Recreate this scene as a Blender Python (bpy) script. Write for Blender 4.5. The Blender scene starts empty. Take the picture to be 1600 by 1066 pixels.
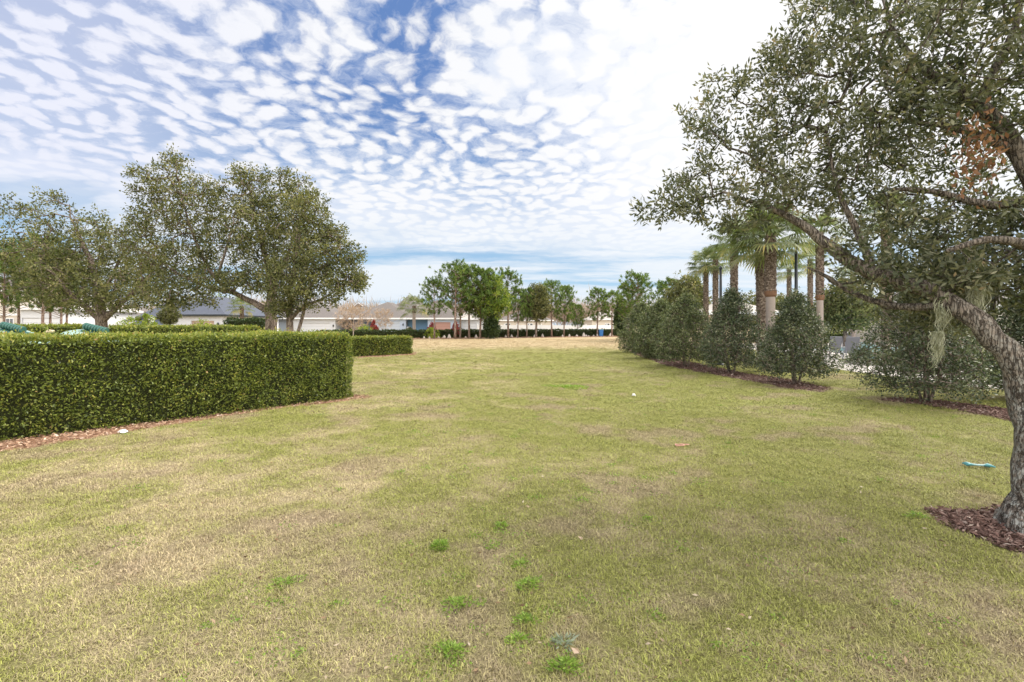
import bpy, math, random
import numpy as np
from math import radians as R, sin, cos, pi
S = bpy.context.scene
COL = S.collection
random.seed(7)
rg = np.random.default_rng(11)

# ------------------------------------------------------------------ camera
FPX, HZ, CH = 740.0, 510.0, 1.65
cam = bpy.data.objects.new('camera', bpy.data.cameras.new('camera')); COL.objects.link(cam)
cam.location = (0, 0, CH); cam.rotation_euler = (R(90), 0, 0)
cam.data.sensor_width = 36; cam.data.lens = 36 * FPX / 1600
cam.data.shift_y = -(533 - HZ) / 1600
cam.data.clip_start = 0.05; cam.data.clip_end = 4000
S.camera = cam
def P(px, py, d): return ((px - 800) / FPX * d, d, CH - (py - HZ) / FPX * d)
def G(px, py):
    d = FPX * CH / (py - HZ); return ((px - 800) / FPX * d, d)

# ------------------------------------------------------------------ node helper
class N:
    def __init__(s, tree): s.t = tree; s.n = tree.nodes; s.l = tree.links
    def new(s, typ, **kw):
        n = s.n.new(typ)
        for k, v in kw.items(): setattr(n, k, v)
        return n
    def put(s, sock, v):
        if isinstance(v, bpy.types.NodeSocket): s.l.new(v, sock)
        elif isinstance(v, (int, float)):
            try: sock.default_value = v
            except TypeError: sock.default_value = (v,) * len(sock.default_value)
        else:
            v = tuple(v)
            sock.default_value = v + (1.0,) if (len(v) == 3 and len(sock.default_value) == 4) else v
    def m(s, op, a, b=None, c=None, clamp=False):
        n = s.new('ShaderNodeMath', operation=op, use_clamp=clamp)
        s.put(n.inputs[0], a)
        if b is not None: s.put(n.inputs[1], b)
        if c is not None: s.put(n.inputs[2], c)
        return n.outputs[0]
    def ss(s, v, lo, hi, a=0.0, b=1.0):
        n = s.new('ShaderNodeMapRange', interpolation_type='SMOOTHSTEP')
        for i, x in enumerate((v, lo, hi, a, b)): s.put(n.inputs[i], x)
        return n.outputs[0]
    def mix(s, f, a, b, typ='MIX'):
        n = s.new('ShaderNodeMix', data_type='RGBA', blend_type=typ)
        s.put(n.inputs[0], f); s.put(n.inputs[6], a); s.put(n.inputs[7], b)
        return n.outputs[2]
    def noise(s, vec, scale, detail=3, rough=0.55, dist=0.0, dim='3D'):
        n = s.new('ShaderNodeTexNoise', noise_dimensions=dim)
        s.put(n.inputs['Vector'], vec); s.put(n.inputs['Scale'], scale); s.put(n.inputs['Detail'], detail)
        s.put(n.inputs['Roughness'], rough); s.put(n.inputs['Distortion'], dist)
        return n.outputs[0]
    def vm(s, op, a, b=None, scale=None):
        n = s.new('ShaderNodeVectorMath', operation=op)
        s.put(n.inputs[0], a)
        if b is not None: s.put(n.inputs[1], b)
        if scale is not None: s.put(n.inputs['Scale'], scale)
        return n.outputs['Value'] if op in ('LENGTH', 'DOT_PRODUCT', 'DISTANCE') else n.outputs['Vector']
    def xyz(s, v):
        n = s.new('ShaderNodeSeparateXYZ'); s.put(n.inputs[0], v); return n.outputs
    def comb(s, x, y, z=0.0):
        n = s.new('ShaderNodeCombineXYZ')
        for i, v in enumerate((x, y, z)): s.put(n.inputs[i], v)
        return n.outputs[0]

# ------------------------------------------------------------------ world
SUN_AZ, SUN_EL = 66.0, 50.0         # azimuth clockwise from +Y
W = bpy.data.worlds.new('World'); S.world = W; W.use_nodes = True
w = N(W.node_tree); w.n.clear()
sky = w.new('ShaderNodeTexSky', sky_type='NISHITA', sun_disc=False, sun_elevation=R(SUN_EL), sun_rotation=R(SUN_AZ), air_density=1.0, dust_density=0.6, ozone_density=2.0)
dirv = w.vm('NORMALIZE', w.new('ShaderNodeTexCoord').outputs['Generated'])
dx, dy, dz = w.xyz(dirv)[:3]
zz = w.m('MAXIMUM', dz, 0.0)
inv = w.m('DIVIDE', 1.0, w.m('ADD', zz, 0.11))
pp = w.comb(w.m('MULTIPLY', dx, inv), w.m('MULTIPLY', dy, inv))
def sp(px, py):
    x, z = (px - 800) / FPX, (HZ - py) / FPX
    l = math.sqrt(x * x + 1 + z * z); k = 1 / (z / l + 0.11)
    return (x / l * k, 1 / l * k, 0)
wn = w.new('ShaderNodeTexNoise', noise_dimensions='2D'); w.put(wn.inputs['Vector'], pp); w.put(wn.inputs['Scale'], 2.2); w.put(wn.inputs['Detail'], 2)
warp = w.vm('SCALE', w.vm('SUBTRACT', wn.outputs['Color'], (0.5, 0.5, 0.5)), scale=0.20)
wn2 = w.new('ShaderNodeTexNoise', noise_dimensions='2D'); w.put(wn2.inputs['Vector'], pp); w.put(wn2.inputs['Scale'], 13.0); w.put(wn2.inputs['Detail'], 3)
pw = w.vm('ADD', w.vm('ADD', pp, warp), w.vm('SCALE', w.vm('SUBTRACT', wn2.outputs['Color'], (0.5, 0.5, 0.5)), scale=0.07))
vor = w.new('ShaderNodeTexVoronoi', feature='SMOOTH_F1', voronoi_dimensions='2D')
w.put(vor.inputs['Vector'], w.vm('MULTIPLY', pw, (1.0, 0.9, 1.0))); w.put(vor.inputs['Scale'], 12.5); w.put(vor.inputs['Smoothness'], 0.6)
fine = w.noise(pw, 13.0, 6, 0.66, dim='2D')
cell = w.ss(vor.outputs['Distance'], 0.66, 0.08)
cells = w.m('ADD', w.m('MULTIPLY', cell, 0.62), w.m('MULTIPLY', w.m('SUBTRACT', fine, 0.5), 1.35))
big = w.noise(pp, 1.35, 3, 0.55, dim='2D')
rad = w.vm('LENGTH', pp)
streak = w.noise(w.vm('MULTIPLY', pw, (0.20, 0.75, 1.0)), 1.3, 5, 0.6, dim='2D')
def blob(px, py, r, sx=1.0, sy=1.0):
    c = sp(px, py)
    d = w.vm('LENGTH', w.vm('MULTIPLY', w.vm('SUBTRACT', w.vm('ADD', pp, w.vm('SCALE', warp, scale=0.8)), c), (sx, sy, 1)))
    return w.ss(d, 0.0, r, 1.0, 0.0)
cov = w.m('ADD', 0.54, w.m('MULTIPLY', w.m('SUBTRACT', big, 0.5), 0.55))
for (px, py, r, sx, sy, wt) in [(665, 50, 0.36, 1.6, 0.8, -0.48), (630, 190, 0.36, 1.3, 0.9, -0.18), (455, 60, 0.5, 1.5, 0.7, -0.05), (310, 110, 0.5, 1.4, 0.8, -0.05),
                                (820, 225, 0.45, 0.8, 1.0, -0.22), (60, 130, 1.2, 1, 1, 0.14), (640, 330, 0.9, 0.8, 1, 0.16), (430, 270, 0.8, 1, 1, 0.08), (790, 110, 0.35, 1, 1.2, 0.30),
                                (1080, 120, 1.0, 1.0, 1.0, 0.50), (1050, 300, 1.2, 1.0, 0.8, 0.35), (1400, 200, 1.9, 1, 1, 0.6)]:
    cov = w.m('ADD', cov, w.m('MULTIPLY', blob(px, py, r, sx, sy), wt))
nfade = w.ss(rad, 3.3, 2.1)
near_mask = w.ss(w.m('ADD', w.m('ADD', w.m('MULTIPLY', cells, nfade), w.m('MULTIPLY', w.m('SUBTRACT', 1.0, nfade), 0.34)), cov), 0.05, 1.20)
x_over = w.m('DIVIDE', dx, w.m('MAXIMUM', dy, 0.05))
stv = w.m('ADD', streak, w.ss(x_over, -0.2, 0.5, 0.0, 0.08))
rl = w.m('ADD', rad, w.ss(x_over, -0.3, -1.0, 0.0, 0.75))
stv = w.m('ADD', stv, w.ss(rl, 4.2, 3.5, 0.01, 0.16))
stv = w.m('ADD', stv, w.ss(rad, 4.7, 5.4, 0.0, 0.07))
far_mask = w.ss(stv, 0.42, 0.64)
veil_l = w.m('MULTIPLY', w.ss(x_over, -0.30, -0.95), w.ss(rad, 4.2, 2.8))
front = w.ss(w.m('ADD', rad, w.m('MULTIPLY', w.m('SUBTRACT', big, 0.5), 2.4)), 2.7, 3.6)
mask = w.m('ADD', w.m('MULTIPLY', near_mask, w.m('SUBTRACT', 1.0, front)), w.m('MULTIPLY', far_mask, front))
mask = w.m('MAXIMUM', mask, w.m('MULTIPLY', veil_l, 0.62))
mask = w.m('MAXIMUM', mask, w.m('MULTIPLY', w.m('SUBTRACT', 1.0, front), 0.10))
gl = w.vm('DOT_PRODUCT', dirv, tuple(np.array([0.66, 0.60, 0.48]) / np.linalg.norm([0.66, 0.60, 0.48])))
glow = w.ss(gl, 0.70, 1.05)
shade = w.ss(w.m('ADD', cell, w.m('MULTIPLY', fine, 0.7)), 0.2, 1.1)
ccol = w.mix(shade, (4.7, 5.1, 5.9), (5.95, 6.0, 6.15))
ccol = w.mix(w.m('MULTIPLY', w.ss(x_over, -0.25, -1.0), 0.6), ccol, (4.8, 5.0, 6.1))
ccol = w.mix(glow, ccol, (6.9, 6.8, 6.8))
ccol = w.mix(w.ss(dz, 0.28, 0.08), ccol, (5.3, 5.7, 6.1))
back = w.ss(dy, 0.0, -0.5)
blue = w.mix(w.ss(dz, 0.02, 0.45), (2.6, 4.1, 5.5), (0.36, 1.15, 3.2))
skyb = w.mix(0.12, blue, sky.outputs[0])
skyb = w.mix(w.m('MULTIPLY', glow, 0.5), skyb, (5.8, 6.3, 6.7))
col = w.mix(mask, skyb, ccol)
col = w.mix(w.ss(dz, 0.09, 0.0, 0.0, 0.6), col, (4.3, 5.0, 5.8))
col = w.mix(back, col, (15.5, 15.2, 14.9))  # much brighter unseen sky behind the camera, added as fill light
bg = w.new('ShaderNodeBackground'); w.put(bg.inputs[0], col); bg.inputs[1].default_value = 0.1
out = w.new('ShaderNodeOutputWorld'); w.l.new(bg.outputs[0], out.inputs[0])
W.cycles.sampling_method = 'MANUAL'; W.cycles.sample_map_resolution = 512

# ------------------------------------------------------------------ sun, exposure
sl = bpy.data.lights.new('sun', 'SUN'); sl.energy = 3.3; sl.angle = R(34); sl.color = (1.0, 0.95, 0.86)
so = bpy.data.objects.new('sun', sl); COL.objects.link(so)
so.rotation_euler = (R(90 - SUN_EL), 0, R(180 - SUN_AZ))
S.view_settings.view_transform = 'Standard'; S.view_settings.look = 'None'
S.view_settings.exposure = 0.70; S.view_settings.gamma = 1.0
S.render.engine = 'CYCLES'
S.cycles.max_bounces = 5; S.cycles.diffuse_bounces = 2; S.cycles.transmission_bounces = 2; S.cycles.transparent_max_bounces = 6
S.cycles.use_adaptive_sampling = True; S.cycles.adaptive_threshold = 0.02

# ------------------------------------------------------------------ materials
def mat(name, fn):
    m = bpy.data.materials.new(name); m.use_nodes = True
    t = N(m.node_tree); b = m.node_tree.nodes['Principled BSDF']
    fn(t, b); return m
def wpos(t): return t.new('ShaderNodeNewGeometry').outputs['Position']
def opos(t): return t.new('ShaderNodeTexCoord').outputs['Object']
def attr(t, name='rnd'): return t.new('ShaderNodeAttribute', attribute_name=name).outputs['Fac']
def bump(t, b, h, strength=0.5, dist=0.02):
    n = t.new('ShaderNodeBump'); t.put(n.inputs['Height'], h); n.inputs['Strength'].default_value = strength; n.inputs['Distance'].default_value = dist
    t.l.new(n.outputs[0], b.inputs['Normal'])
def plain(name, c, rough=0.7, var=0.10, scale=3.0, spec=0.3, bmp=0.0):
    def fn(t, b):
        n = t.noise(opos(t), scale, 5, 0.6)
        t.put(b.inputs['Base Color'], t.mix(n, tuple(x * (1 - var) for x in c), tuple(min(1, x * (1 + var)) for x in c)))
        t.put(b.inputs['Roughness'], rough); b.inputs['Specular IOR Level'].default_value = spec
        if bmp: bump(t, b, t.noise(opos(t), scale * 8, 4), bmp)
    return mat(name, fn)
def leafmat(name, cols, trans=0.35, rough=0.5, spec=0.35, patch=0.5, pscale=0.8):
    """cols: list of (pos, rgb) ramp read by per-leaf random value and a large patch noise"""
    m = bpy.data.materials.new(name); m.use_nodes = True
    t = N(m.node_tree); b = m.node_tree.nodes['Principled BSDF']
    f = t.m('ADD', attr(t), t.m('MULTIPLY', t.m('SUBTRACT', t.noise(wpos(t), pscale, 3), 0.5), patch), clamp=True)
    r = t.new('ShaderNodeValToRGB'); t.put(r.inputs[0], f)
    el = r.color_ramp.elements
    el[0].position, el[0].color = cols[0][0], (*cols[0][1], 1); el[1].position, el[1].color = cols[-1][0], (*cols[-1][1], 1)
    for p, c in cols[1:-1]:
        e = el.new(p); e.color = (*c, 1)
    c = r.outputs[0]
    t.put(b.inputs['Base Color'], c); t.put(b.inputs['Roughness'], rough); b.inputs['Specular IOR Level'].default_value = spec
    tr = t.new('ShaderNodeBsdfTranslucent'); t.put(tr.inputs[0], t.mix(1.0, c, (1.25, 1.3, 0.7), 'MULTIPLY'))
    mx = t.new('ShaderNodeMixShader'); mx.inputs[0].default_value = trans
    t.l.new(b.outputs[0], mx.inputs[1]); t.l.new(tr.outputs[0], mx.inputs[2])
    t.l.new(mx.outputs[0], m.node_tree.nodes['Material Output'].inputs[0])
    return m
def grass_colour(t, pos, rnd=None):
    """one colour field in ground coordinates for soil and blades alike"""
    x, y, _ = t.xyz(pos)[:3]
    p2 = t.comb(x, y, 0.0)
    n1 = t.noise(p2, 0.42, 4, 0.55, 0.6); n2 = t.noise(p2, 1.7, 4, 0.6, 0.3); n3 = t.noise(t.vm('ADD', p2, (31, 7, 0)), 0.8, 4, 0.6)
    f = t.m('ADD', t.m('MULTIPLY', n1, 0.55), t.m('MULTIPLY', n2, 0.45))
    f = t.m('ADD', f, t.ss(x, -4.0, 3.5, -0.045, 0.055))
    f = t.m('ADD', f, t.ss(y, 5.0, 9.0, 0.0, 0.045)); f = t.m('ADD', f, t.ss(y, 30.0, 44.0, 0.0, -0.30))
    nn = t.noise(p2, 0.11, 2)
    f = t.m('ADD', f, t.m('MULTIPLY', t.m('SUBTRACT', nn, 0.5), 0.25))
    if rnd is not None: f = t.m('ADD', f, t.m('MULTIPLY', t.m('SUBTRACT', rnd, 0.5), 0.26))
    c = t.mix(t.ss(f, 0.375, 0.545), STRAW, GREEN)
    c = t.mix(t.ss(y, 27.0, 42.0, 0.0, 0.6), c, (0.54, 0.42, 0.25))
    c = t.mix(t.m('MULTIPLY', t.ss(n3, 0.52, 0.63), t.ss(y, 22.0, 12.0, 0.12, 0.60)), c, BROWN)
    return c
STRAW, GREEN, BROWN = (0.545, 0.445, 0.265), (0.295, 0.305, 0.078), (0.40, 0.305, 0.205)
def f_ground(t, b):
    p = wpos(t)
    c = grass_colour(t, p)
    sp_ = t.noise(p, 55.0, 4, 0.7); sp2 = t.noise(p, 9.0, 4, 0.7)
    c = t.mix(t.ss(sp_, 0.35, 0.65, 0.65, 0.0), c, (0.13, 0.10, 0.055))
    c = t.mix(t.ss(sp2, 0.45, 0.7, 0.0, 0.35), c, (0.42, 0.35, 0.2))
    t.put(b.inputs['Base Color'], c); t.put(b.inputs['Roughness'], 0.95); b.inputs['Specular IOR Level'].default_value = 0.1
    bump(t, b, t.m('ADD', sp_, sp2), 0.9, 0.05)
M_ground = mat('lawn_ground', f_ground)
def f_blade(t, b):
    r = attr(t)
    c = grass_colour(t, wpos(t), r)
    c = t.mix(t.ss(r, 0.0, 1.0), t.mix(1.0, c, (0.55, 0.55, 0.55), 'MULTIPLY'), t.mix(1.0, c, (1.42, 1.40, 1.40), 'MULTIPLY'))
    t.put(b.inputs['Base Color'], c); t.put(b.inputs['Roughness'], 0.6); b.inputs['Specular IOR Level'].default_value = 0.25
    b.inputs['Transmission Weight'].default_value = 0.0
M_blade = mat('grass_blade', f_blade)
def barkmat(name, c1, c2, lichen=None, scale=14.0, stretch=0.25, dist=0.03):
    def fn(t, b):
        p = opos(t)
        q = t.vm('MULTIPLY', p, (1, 1, stretch))
        n = t.noise(q, scale, 6, 0.7, 0.4)
        v = t.new('ShaderNodeTexVoronoi', feature='DISTANCE_TO_EDGE'); t.put(v.inputs['Vector'], t.vm('ADD', q, t.vm('SCALE', t.comb(n, n, n), scale=0.08))); t.put(v.inputs['Scale'], scale * 1.6)
        crack = t.ss(t.m('ADD', v.outputs[0], t.m('MULTIPLY', t.m('SUBTRACT', n, 0.5), 0.35)), -0.02, 0.15)
        c = t.mix(t.ss(n, 0.3, 0.7), c1, c2)
        c = t.mix(crack, tuple(x * 0.45 for x in c1), c)
        if lichen:
            c = t.mix(t.m('MULTIPLY', t.m('MULTIPLY', t.ss(t.noise(p, 22, 5, 0.75), 0.45, 0.58), t.ss(t.xyz(p)[2], 2.2, 0.2, 0.15, 0.95)), crack), c, lichen)
        t.put(b.inputs['Base Color'], c); t.put(b.inputs['Roughness'], 0.92); b.inputs['Specular IOR Level'].default_value = 0.15
        bump(t, b, t.m('ADD', t.m('MULTIPLY', crack, 0.7), n), 0.9, dist)
    return mat(name, fn)
M_bark = barkmat('oak_bark', (0.125, 0.10, 0.08), (0.29, 0.24, 0.195), (0.42, 0.42, 0.38), 26, 0.22, 0.014)
M_bark2 = barkmat('grey_bark', (0.20, 0.15, 0.12), (0.36, 0.29, 0.24), None, 8, 0.3)
M_pbark = barkmat('pine_bark', (0.26, 0.17, 0.13), (0.44, 0.34, 0.28), None, 4, 0.4)
M_palmbark = barkmat('palm_trunk', (0.15, 0.10, 0.075), (0.46, 0.37, 0.29), None, 9, 1.6, 0.05)
M_palmsmooth = plain('palm_smooth_trunk', (0.36, 0.30, 0.26), 0.9, 0.18, 4, 0.2, 0.4)
M_palmboot = plain('palm_boots', (0.20, 0.11, 0.065), 0.9, 0.3, 12, 0.2, 0.6)
OAKC = [(0.0, (0.04, 0.052, 0.028)), (0.35, (0.105, 0.118, 0.066)), (0.65, (0.20, 0.205, 0.125)), (0.9, (0.32, 0.30, 0.19)), (1.0, (0.36, 0.27, 0.16))]
M_oak = leafmat('oak_leaf', OAKC, 0.30, 0.5, 0.35, 0.5, 1.2)
M_oakfar = leafmat('far_oak_leaf', [(0, (0.035, 0.045, 0.018)), (0.4, (0.125, 0.138, 0.052)), (0.75, (0.25, 0.24, 0.10)), (1.0, (0.36, 0.32, 0.18))], 0.35, 0.6, 0.3, 0.55, 0.5)
M_holly = leafmat('holly_leaf', [(0, (0.016, 0.028, 0.012)), (0.5, (0.095, 0.12, 0.06)), (0.85, (0.22, 0.24, 0.13)), (1, (0.36, 0.34, 0.22))], 0.15, 0.42, 0.4, 0.5, 1.5)
M_hollyl = leafmat('light_holly_leaf', [(0, (0.03, 0.045, 0.018)), (0.5, (0.14, 0.17, 0.072)), (0.85, (0.29, 0.31, 0.15)), (1, (0.40, 0.38, 0.24))], 0.2, 0.45, 0.35, 0.5, 1.5)
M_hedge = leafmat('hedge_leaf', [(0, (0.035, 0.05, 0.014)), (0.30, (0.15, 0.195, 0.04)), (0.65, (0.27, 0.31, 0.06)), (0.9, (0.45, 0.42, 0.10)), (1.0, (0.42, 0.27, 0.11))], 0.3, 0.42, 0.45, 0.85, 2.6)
M_hedge2 = leafmat('dark_hedge_leaf', [(0, (0.02, 0.035, 0.012)), (0.6, (0.05, 0.075, 0.022)), (1, (0.11, 0.14, 0.04))], 0.2, 0.5, 0.3, 0.4, 0.8)
M_pine = leafmat('pine_needles', [(0, (0.045, 0.075, 0.022)), (0.5, (0.13, 0.20, 0.05)), (1, (0.30, 0.37, 0.09))], 0.3, 0.6, 0.2, 0.5, 0.6)
M_lime = leafmat('yellow_green_leaf', [(0, (0.10, 0.16, 0.02)), (0.5, (0.27, 0.34, 0.045)), (1, (0.50, 0.50, 0.10))], 0.4, 0.5, 0.3, 0.4, 1.0)
M_yg = leafmat('bright_tree_leaf', [(0, (0.07, 0.12, 0.02)), (0.5, (0.19, 0.26, 0.04)), (1, (0.42, 0.44, 0.09))], 0.4, 0.5, 0.3, 0.4, 0.5)
M_frond = leafmat('palm_frond', [(0, (0.07, 0.10, 0.03)), (0.5, (0.15, 0.185, 0.075)), (0.8, (0.27, 0.29, 0.14)), (1, (0.46, 0.36, 0.13))], 0.35, 0.4, 0.4, 0.4, 1.0)
M_brownleaf = leafmat('dead_oak_leaf', [(0, (0.17, 0.085, 0.05)), (1, (0.40, 0.22, 0.13))], 0.3, 0.7, 0.2, 0.3, 3)
M_twigtan = leafmat('bare_twigs', [(0, (0.34, 0.24, 0.17)), (1, (0.56, 0.42, 0.31))], 0.1, 0.8, 0.1, 0.3, 1)
M_wood_far = leafmat('far_bare_wood', [(0, (0.26, 0.20, 0.17)), (1, (0.46, 0.38, 0.33))], 0.2, 0.9, 0.1, 0.4, 0.1)
M_moss = leafmat('spanish_moss', [(0, (0.30, 0.31, 0.23)), (1, (0.56, 0.55, 0.43))], 0.3, 0.9, 0.1, 0.3, 4)
M_red = leafmat('red_leaf', [(0, (0.22, 0.03, 0.03)), (1, (0.45, 0.10, 0.09))], 0.3, 0.5, 0.3, 0.3, 2)
M_chip_o = leafmat('orange_mulch_chip', [(0, (0.16, 0.09, 0.06)), (0.5, (0.38, 0.235, 0.155)), (0.85, (0.56, 0.40, 0.28)), (1, (0.68, 0.58, 0.48))], 0.0, 0.85, 0.15, 0.35, 2)
M_chip_b = leafmat('brown_mulch_chip', [(0, (0.065, 0.038, 0.03)), (0.5, (0.17, 0.10, 0.08)), (0.85, (0.33, 0.23, 0.19)), (1, (0.60, 0.50, 0.42))], 0.0, 0.85, 0.15, 0.35, 2)
M_soil_o = plain('reddish_soil', (0.33, 0.19, 0.12), 0.95, 0.35, 20, 0.1, 0.8)
M_soil_b = plain('brown_soil', (0.14, 0.09, 0.07), 0.95, 0.35, 20, 0.1, 0.8)
M_core = plain('hedge_inner_twigs', (0.045, 0.05, 0.022), 0.95, 0.5, 12, 0.1, 0.8)
M_white = plain('white_stucco', (0.62, 0.63, 0.66), 0.85, 0.04, 2)
M_whitetrim = plain('white_trim', (0.84, 0.84, 0.85), 0.6, 0.03, 2)
M_cream = plain('cream_stucco', (0.62, 0.56, 0.48), 0.85, 0.05, 2)
M_paleblue = plain('pale_blue_stucco', (0.42, 0.49, 0.61), 0.85, 0.05, 2)
M_blue = plain('blue_stucco', (0.13, 0.24, 0.38), 0.85, 0.06, 2)
M_slate = plain('slate_blue_stucco', (0.19, 0.23, 0.33), 0.85, 0.06, 2)
M_bluegrey = plain('blue_grey_stucco', (0.34, 0.39, 0.46), 0.85, 0.05, 2)
M_conc = plain('concrete', (0.50, 0.46, 0.42), 0.9, 0.10, 1.5, 0.2, 0.2)
M_glass = plain('dark_window_glass', (0.05, 0.06, 0.07), 0.08, 0.1, 1, 0.8)
M_black = plain('black_painted_metal', (0.02, 0.025, 0.028), 0.4, 0.2, 6, 0.5)
M_grey = plain('grey_sling', (0.20, 0.205, 0.235), 0.7, 0.1, 30)
M_teal = plain('teal_green_plastic', (0.33, 0.46, 0.40), 0.45, 0.08, 3, 0.5)
M_tealdark = plain('dark_green_plastic', (0.04, 0.125, 0.10), 0.4, 0.10, 5, 0.5)
M_tan = plain('tan_plastic', (0.62, 0.50, 0.33), 0.5, 0.06, 3, 0.5)
M_toy = plain('teal_plastic', (0.07, 0.26, 0.28), 0.35, 0.12, 9, 0.5)
M_toyl = plain('pale_teal_plastic', (0.30, 0.47, 0.48), 0.35, 0.12, 9, 0.5)
M_pink = plain('pink_plastic', (0.60, 0.30, 0.24), 0.4, 0.15, 20, 0.5)
M_paper = plain('white_litter', (0.82, 0.81, 0.79), 0.8, 0.08, 30)
M_stone = plain('pale_stone', (0.55, 0.49, 0.43), 0.9, 0.15, 8, 0.2, 0.5)
M_bin = plain('blue_plastic', (0.03, 0.16, 0.42), 0.4, 0.1, 4, 0.5)
M_cushion = plain('grey_cover', (0.45, 0.46, 0.52), 0.8, 0.1, 6)
def f_roof(c1, c2):
    def fn(t, b):
        p = opos(t)
        n = t.noise(t.vm('MULTIPLY', p, (3.0, 3.0, 8.0)), 2.0, 4, 0.8)
        z = t.xyz(p)[2]
        line = t.ss(t.m('FRACT', t.m('MULTIPLY', z, 6.0)), 0.0, 0.25)
        c = t.mix(n, c1, c2); c = t.mix(line, tuple(x * .7 for x in c1), c)
        t.put(b.inputs['Base Color'], c); t.put(b.inputs['Roughness'], 0.92); b.inputs['Specular IOR Level'].default_value = 0.2
    return fn
M_roofbrown = mat('brown_shingles', f_roof((0.13, 0.115, 0.105), (0.23, 0.205, 0.19)))
M_roofgrey = mat('slate_grey_shingles', f_roof((0.07, 0.08, 0.10), (0.15, 0.16, 0.20)))
M_rooflight = mat('pale_shingles', f_roof((0.42, 0.38, 0.34), (0.56, 0.52, 0.47)))
def f_door(c):
    def fn(t, b):
        x, y, z = t.xyz(opos(t))[:3]
        l = t.ss(t.m('ABSOLUTE', t.m('SUBTRACT', t.m('FRACT', t.m('MULTIPLY', z, 1.9)), 0.5)), 0.455, 0.49)
        c_ = t.mix(l, c, tuple(v * 0.62 for v in c))
        t.put(b.inputs['Base Color'], c_); t.put(b.inputs['Roughness'], 0.6)
        bump(t, b, t.m('SUBTRACT', 1.0, l), 0.6, 0.02)
    return fn
M_doorwhite = mat('white_garage_door', f_door((0.66, 0.67, 0.70)))
M_doorgrey = mat('grey_garage_door', f_door((0.46, 0.51, 0.58)))
M_doortan = mat('tan_garage_door', f_door((0.45, 0.33, 0.25)))
M_doorpink = mat('brick_pink_garage_door', f_door((0.42, 0.24, 0.20)))
def f_water(t, b):
    t.put(b.inputs['Base Color'], (0.22, 0.50, 0.60)); t.put(b.inputs['Roughness'], 0.06)
    bump(t, b, t.noise(wpos(t), 3.0, 3), 0.15, 0.05)
M_water = mat('pool_water_blue', f_water)

# ------------------------------------------------------------------ mesh helpers
def tag(o, label=None, cat=None, group=None, kind=None):
    for k, v in (('label', label), ('category', cat), ('group', group), ('kind', kind)):
        if v: o[k] = v
    return o
def link(o, parent=None):
    COL.objects.link(o)
    if parent is not None: o.parent = parent
    return o
def empty(name, loc=(0, 0, 0), rz=0.0):
    o = bpy.data.objects.new(name, None); o.location = loc; o.rotation_euler = (0, 0, rz); o.empty_display_size = 0.3
    return link(o)
def rawmesh(name, V, F, m, rnd=None, smooth=False):
    """V (n,3), F (k,3|4) arrays -> mesh, fast"""
    V = np.asarray(V, np.float32); F = np.asarray(F, np.int32); k = F.shape[1]
    me = bpy.data.meshes.new(name)
    me.vertices.add(len(V)); me.vertices.foreach_set('co', V.ravel())
    me.loops.add(F.size); me.loops.foreach_set('vertex_index', F.ravel())
    me.polygons.add(len(F)); me.polygons.foreach_set('loop_start', np.arange(0, F.size, k, dtype=np.int32))
    me.update(calc_edges=True)
    if smooth: me.polygons.foreach_set('use_smooth', np.ones(len(F), bool))
    if rnd is not None:
        a = me.attributes.new('rnd', 'FLOAT', 'FACE'); a.data.foreach_set('value', np.asarray(rnd, np.float32))
    me.materials.append(m); me.validate()
    return me
def fast(name, V, F, m, parent=None, rnd=None, smooth=False):
    return link(bpy.data.objects.new(name, rawmesh(name, V, F, m, rnd, smooth)), parent)
class MB:
    """collects boxes, tubes, prisms into one mesh (mixed faces)"""
    def __init__(s): s.v = []; s.f = []
    def add(s, v, f):
        o = len(s.v); s.v += [tuple(map(float, x)) for x in v]; s.f += [tuple(i + o for i in q) for q in f]; return s
    def box(s, x0, x1, y0, y1, z0, z1):
        v = [(x, y, z) for z in (z0, z1) for y in (y0, y1) for x in (x0, x1)]
        return s.add(v, [(0, 2, 3, 1), (4, 5, 7, 6), (0, 1, 5, 4), (2, 6, 7, 3), (0, 4, 6, 2), (1, 3, 7, 5)])
    def tube(s, pts, rs, k=8, caps=True):
        pts = [np.array(p, float) for p in pts]; n = len(pts); v = []; f = []
        u0 = None
        for i in range(n):
            d = pts[min(i + 1, n - 1)] - pts[max(i - 1, 0)]; d /= (np.linalg.norm(d) + 1e-9)
            if u0 is None: u0 = np.cross(d, (0.13, 0.99, 0.05) if abs(d[1]) < 0.9 else (1, 0, 0))
            u = u0 - d * u0.dot(d); u /= (np.linalg.norm(u) + 1e-9); u0 = u; w_ = np.cross(d, u)
            for j in range(k):
                a = 2 * pi * j / k; v.append(pts[i] + rs[i] * (cos(a) * u + sin(a) * w_))
        for i in range(n - 1):
            for j in range(k):
                a, b = i * k + j, i * k + (j + 1) % k; f.append((a, b, b + k, a + k))
        if caps: f.append(tuple(range(k))[::-1]); f.append(tuple((n - 1) * k + j for j in range(k)))
        return s.add(v, f)
    def lathe(s, prof, k=12, c=(0, 0)):
        return s.tube([(c[0], c[1], z) for r, z in prof], [r for r, z in prof], k)
    def build(s, name, m, parent=None, smooth=False, bevel=0.0):
        me = bpy.data.meshes.new(name); me.from_pydata(s.v, [], s.f); me.update()
        if smooth:
            for p in me.polygons: p.use_smooth = True
        me.materials.append(m)
        o = link(bpy.data.objects.new(name, me), parent)
        if bevel:
            b = o.modifiers.new('bevel', 'BEVEL'); b.width = bevel; b.segments = 2; b.limit_method = 'ANGLE'
        return o
def unit(a): return a / (np.linalg.norm(a, axis=-1, keepdims=True) + 1e-9)
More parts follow.
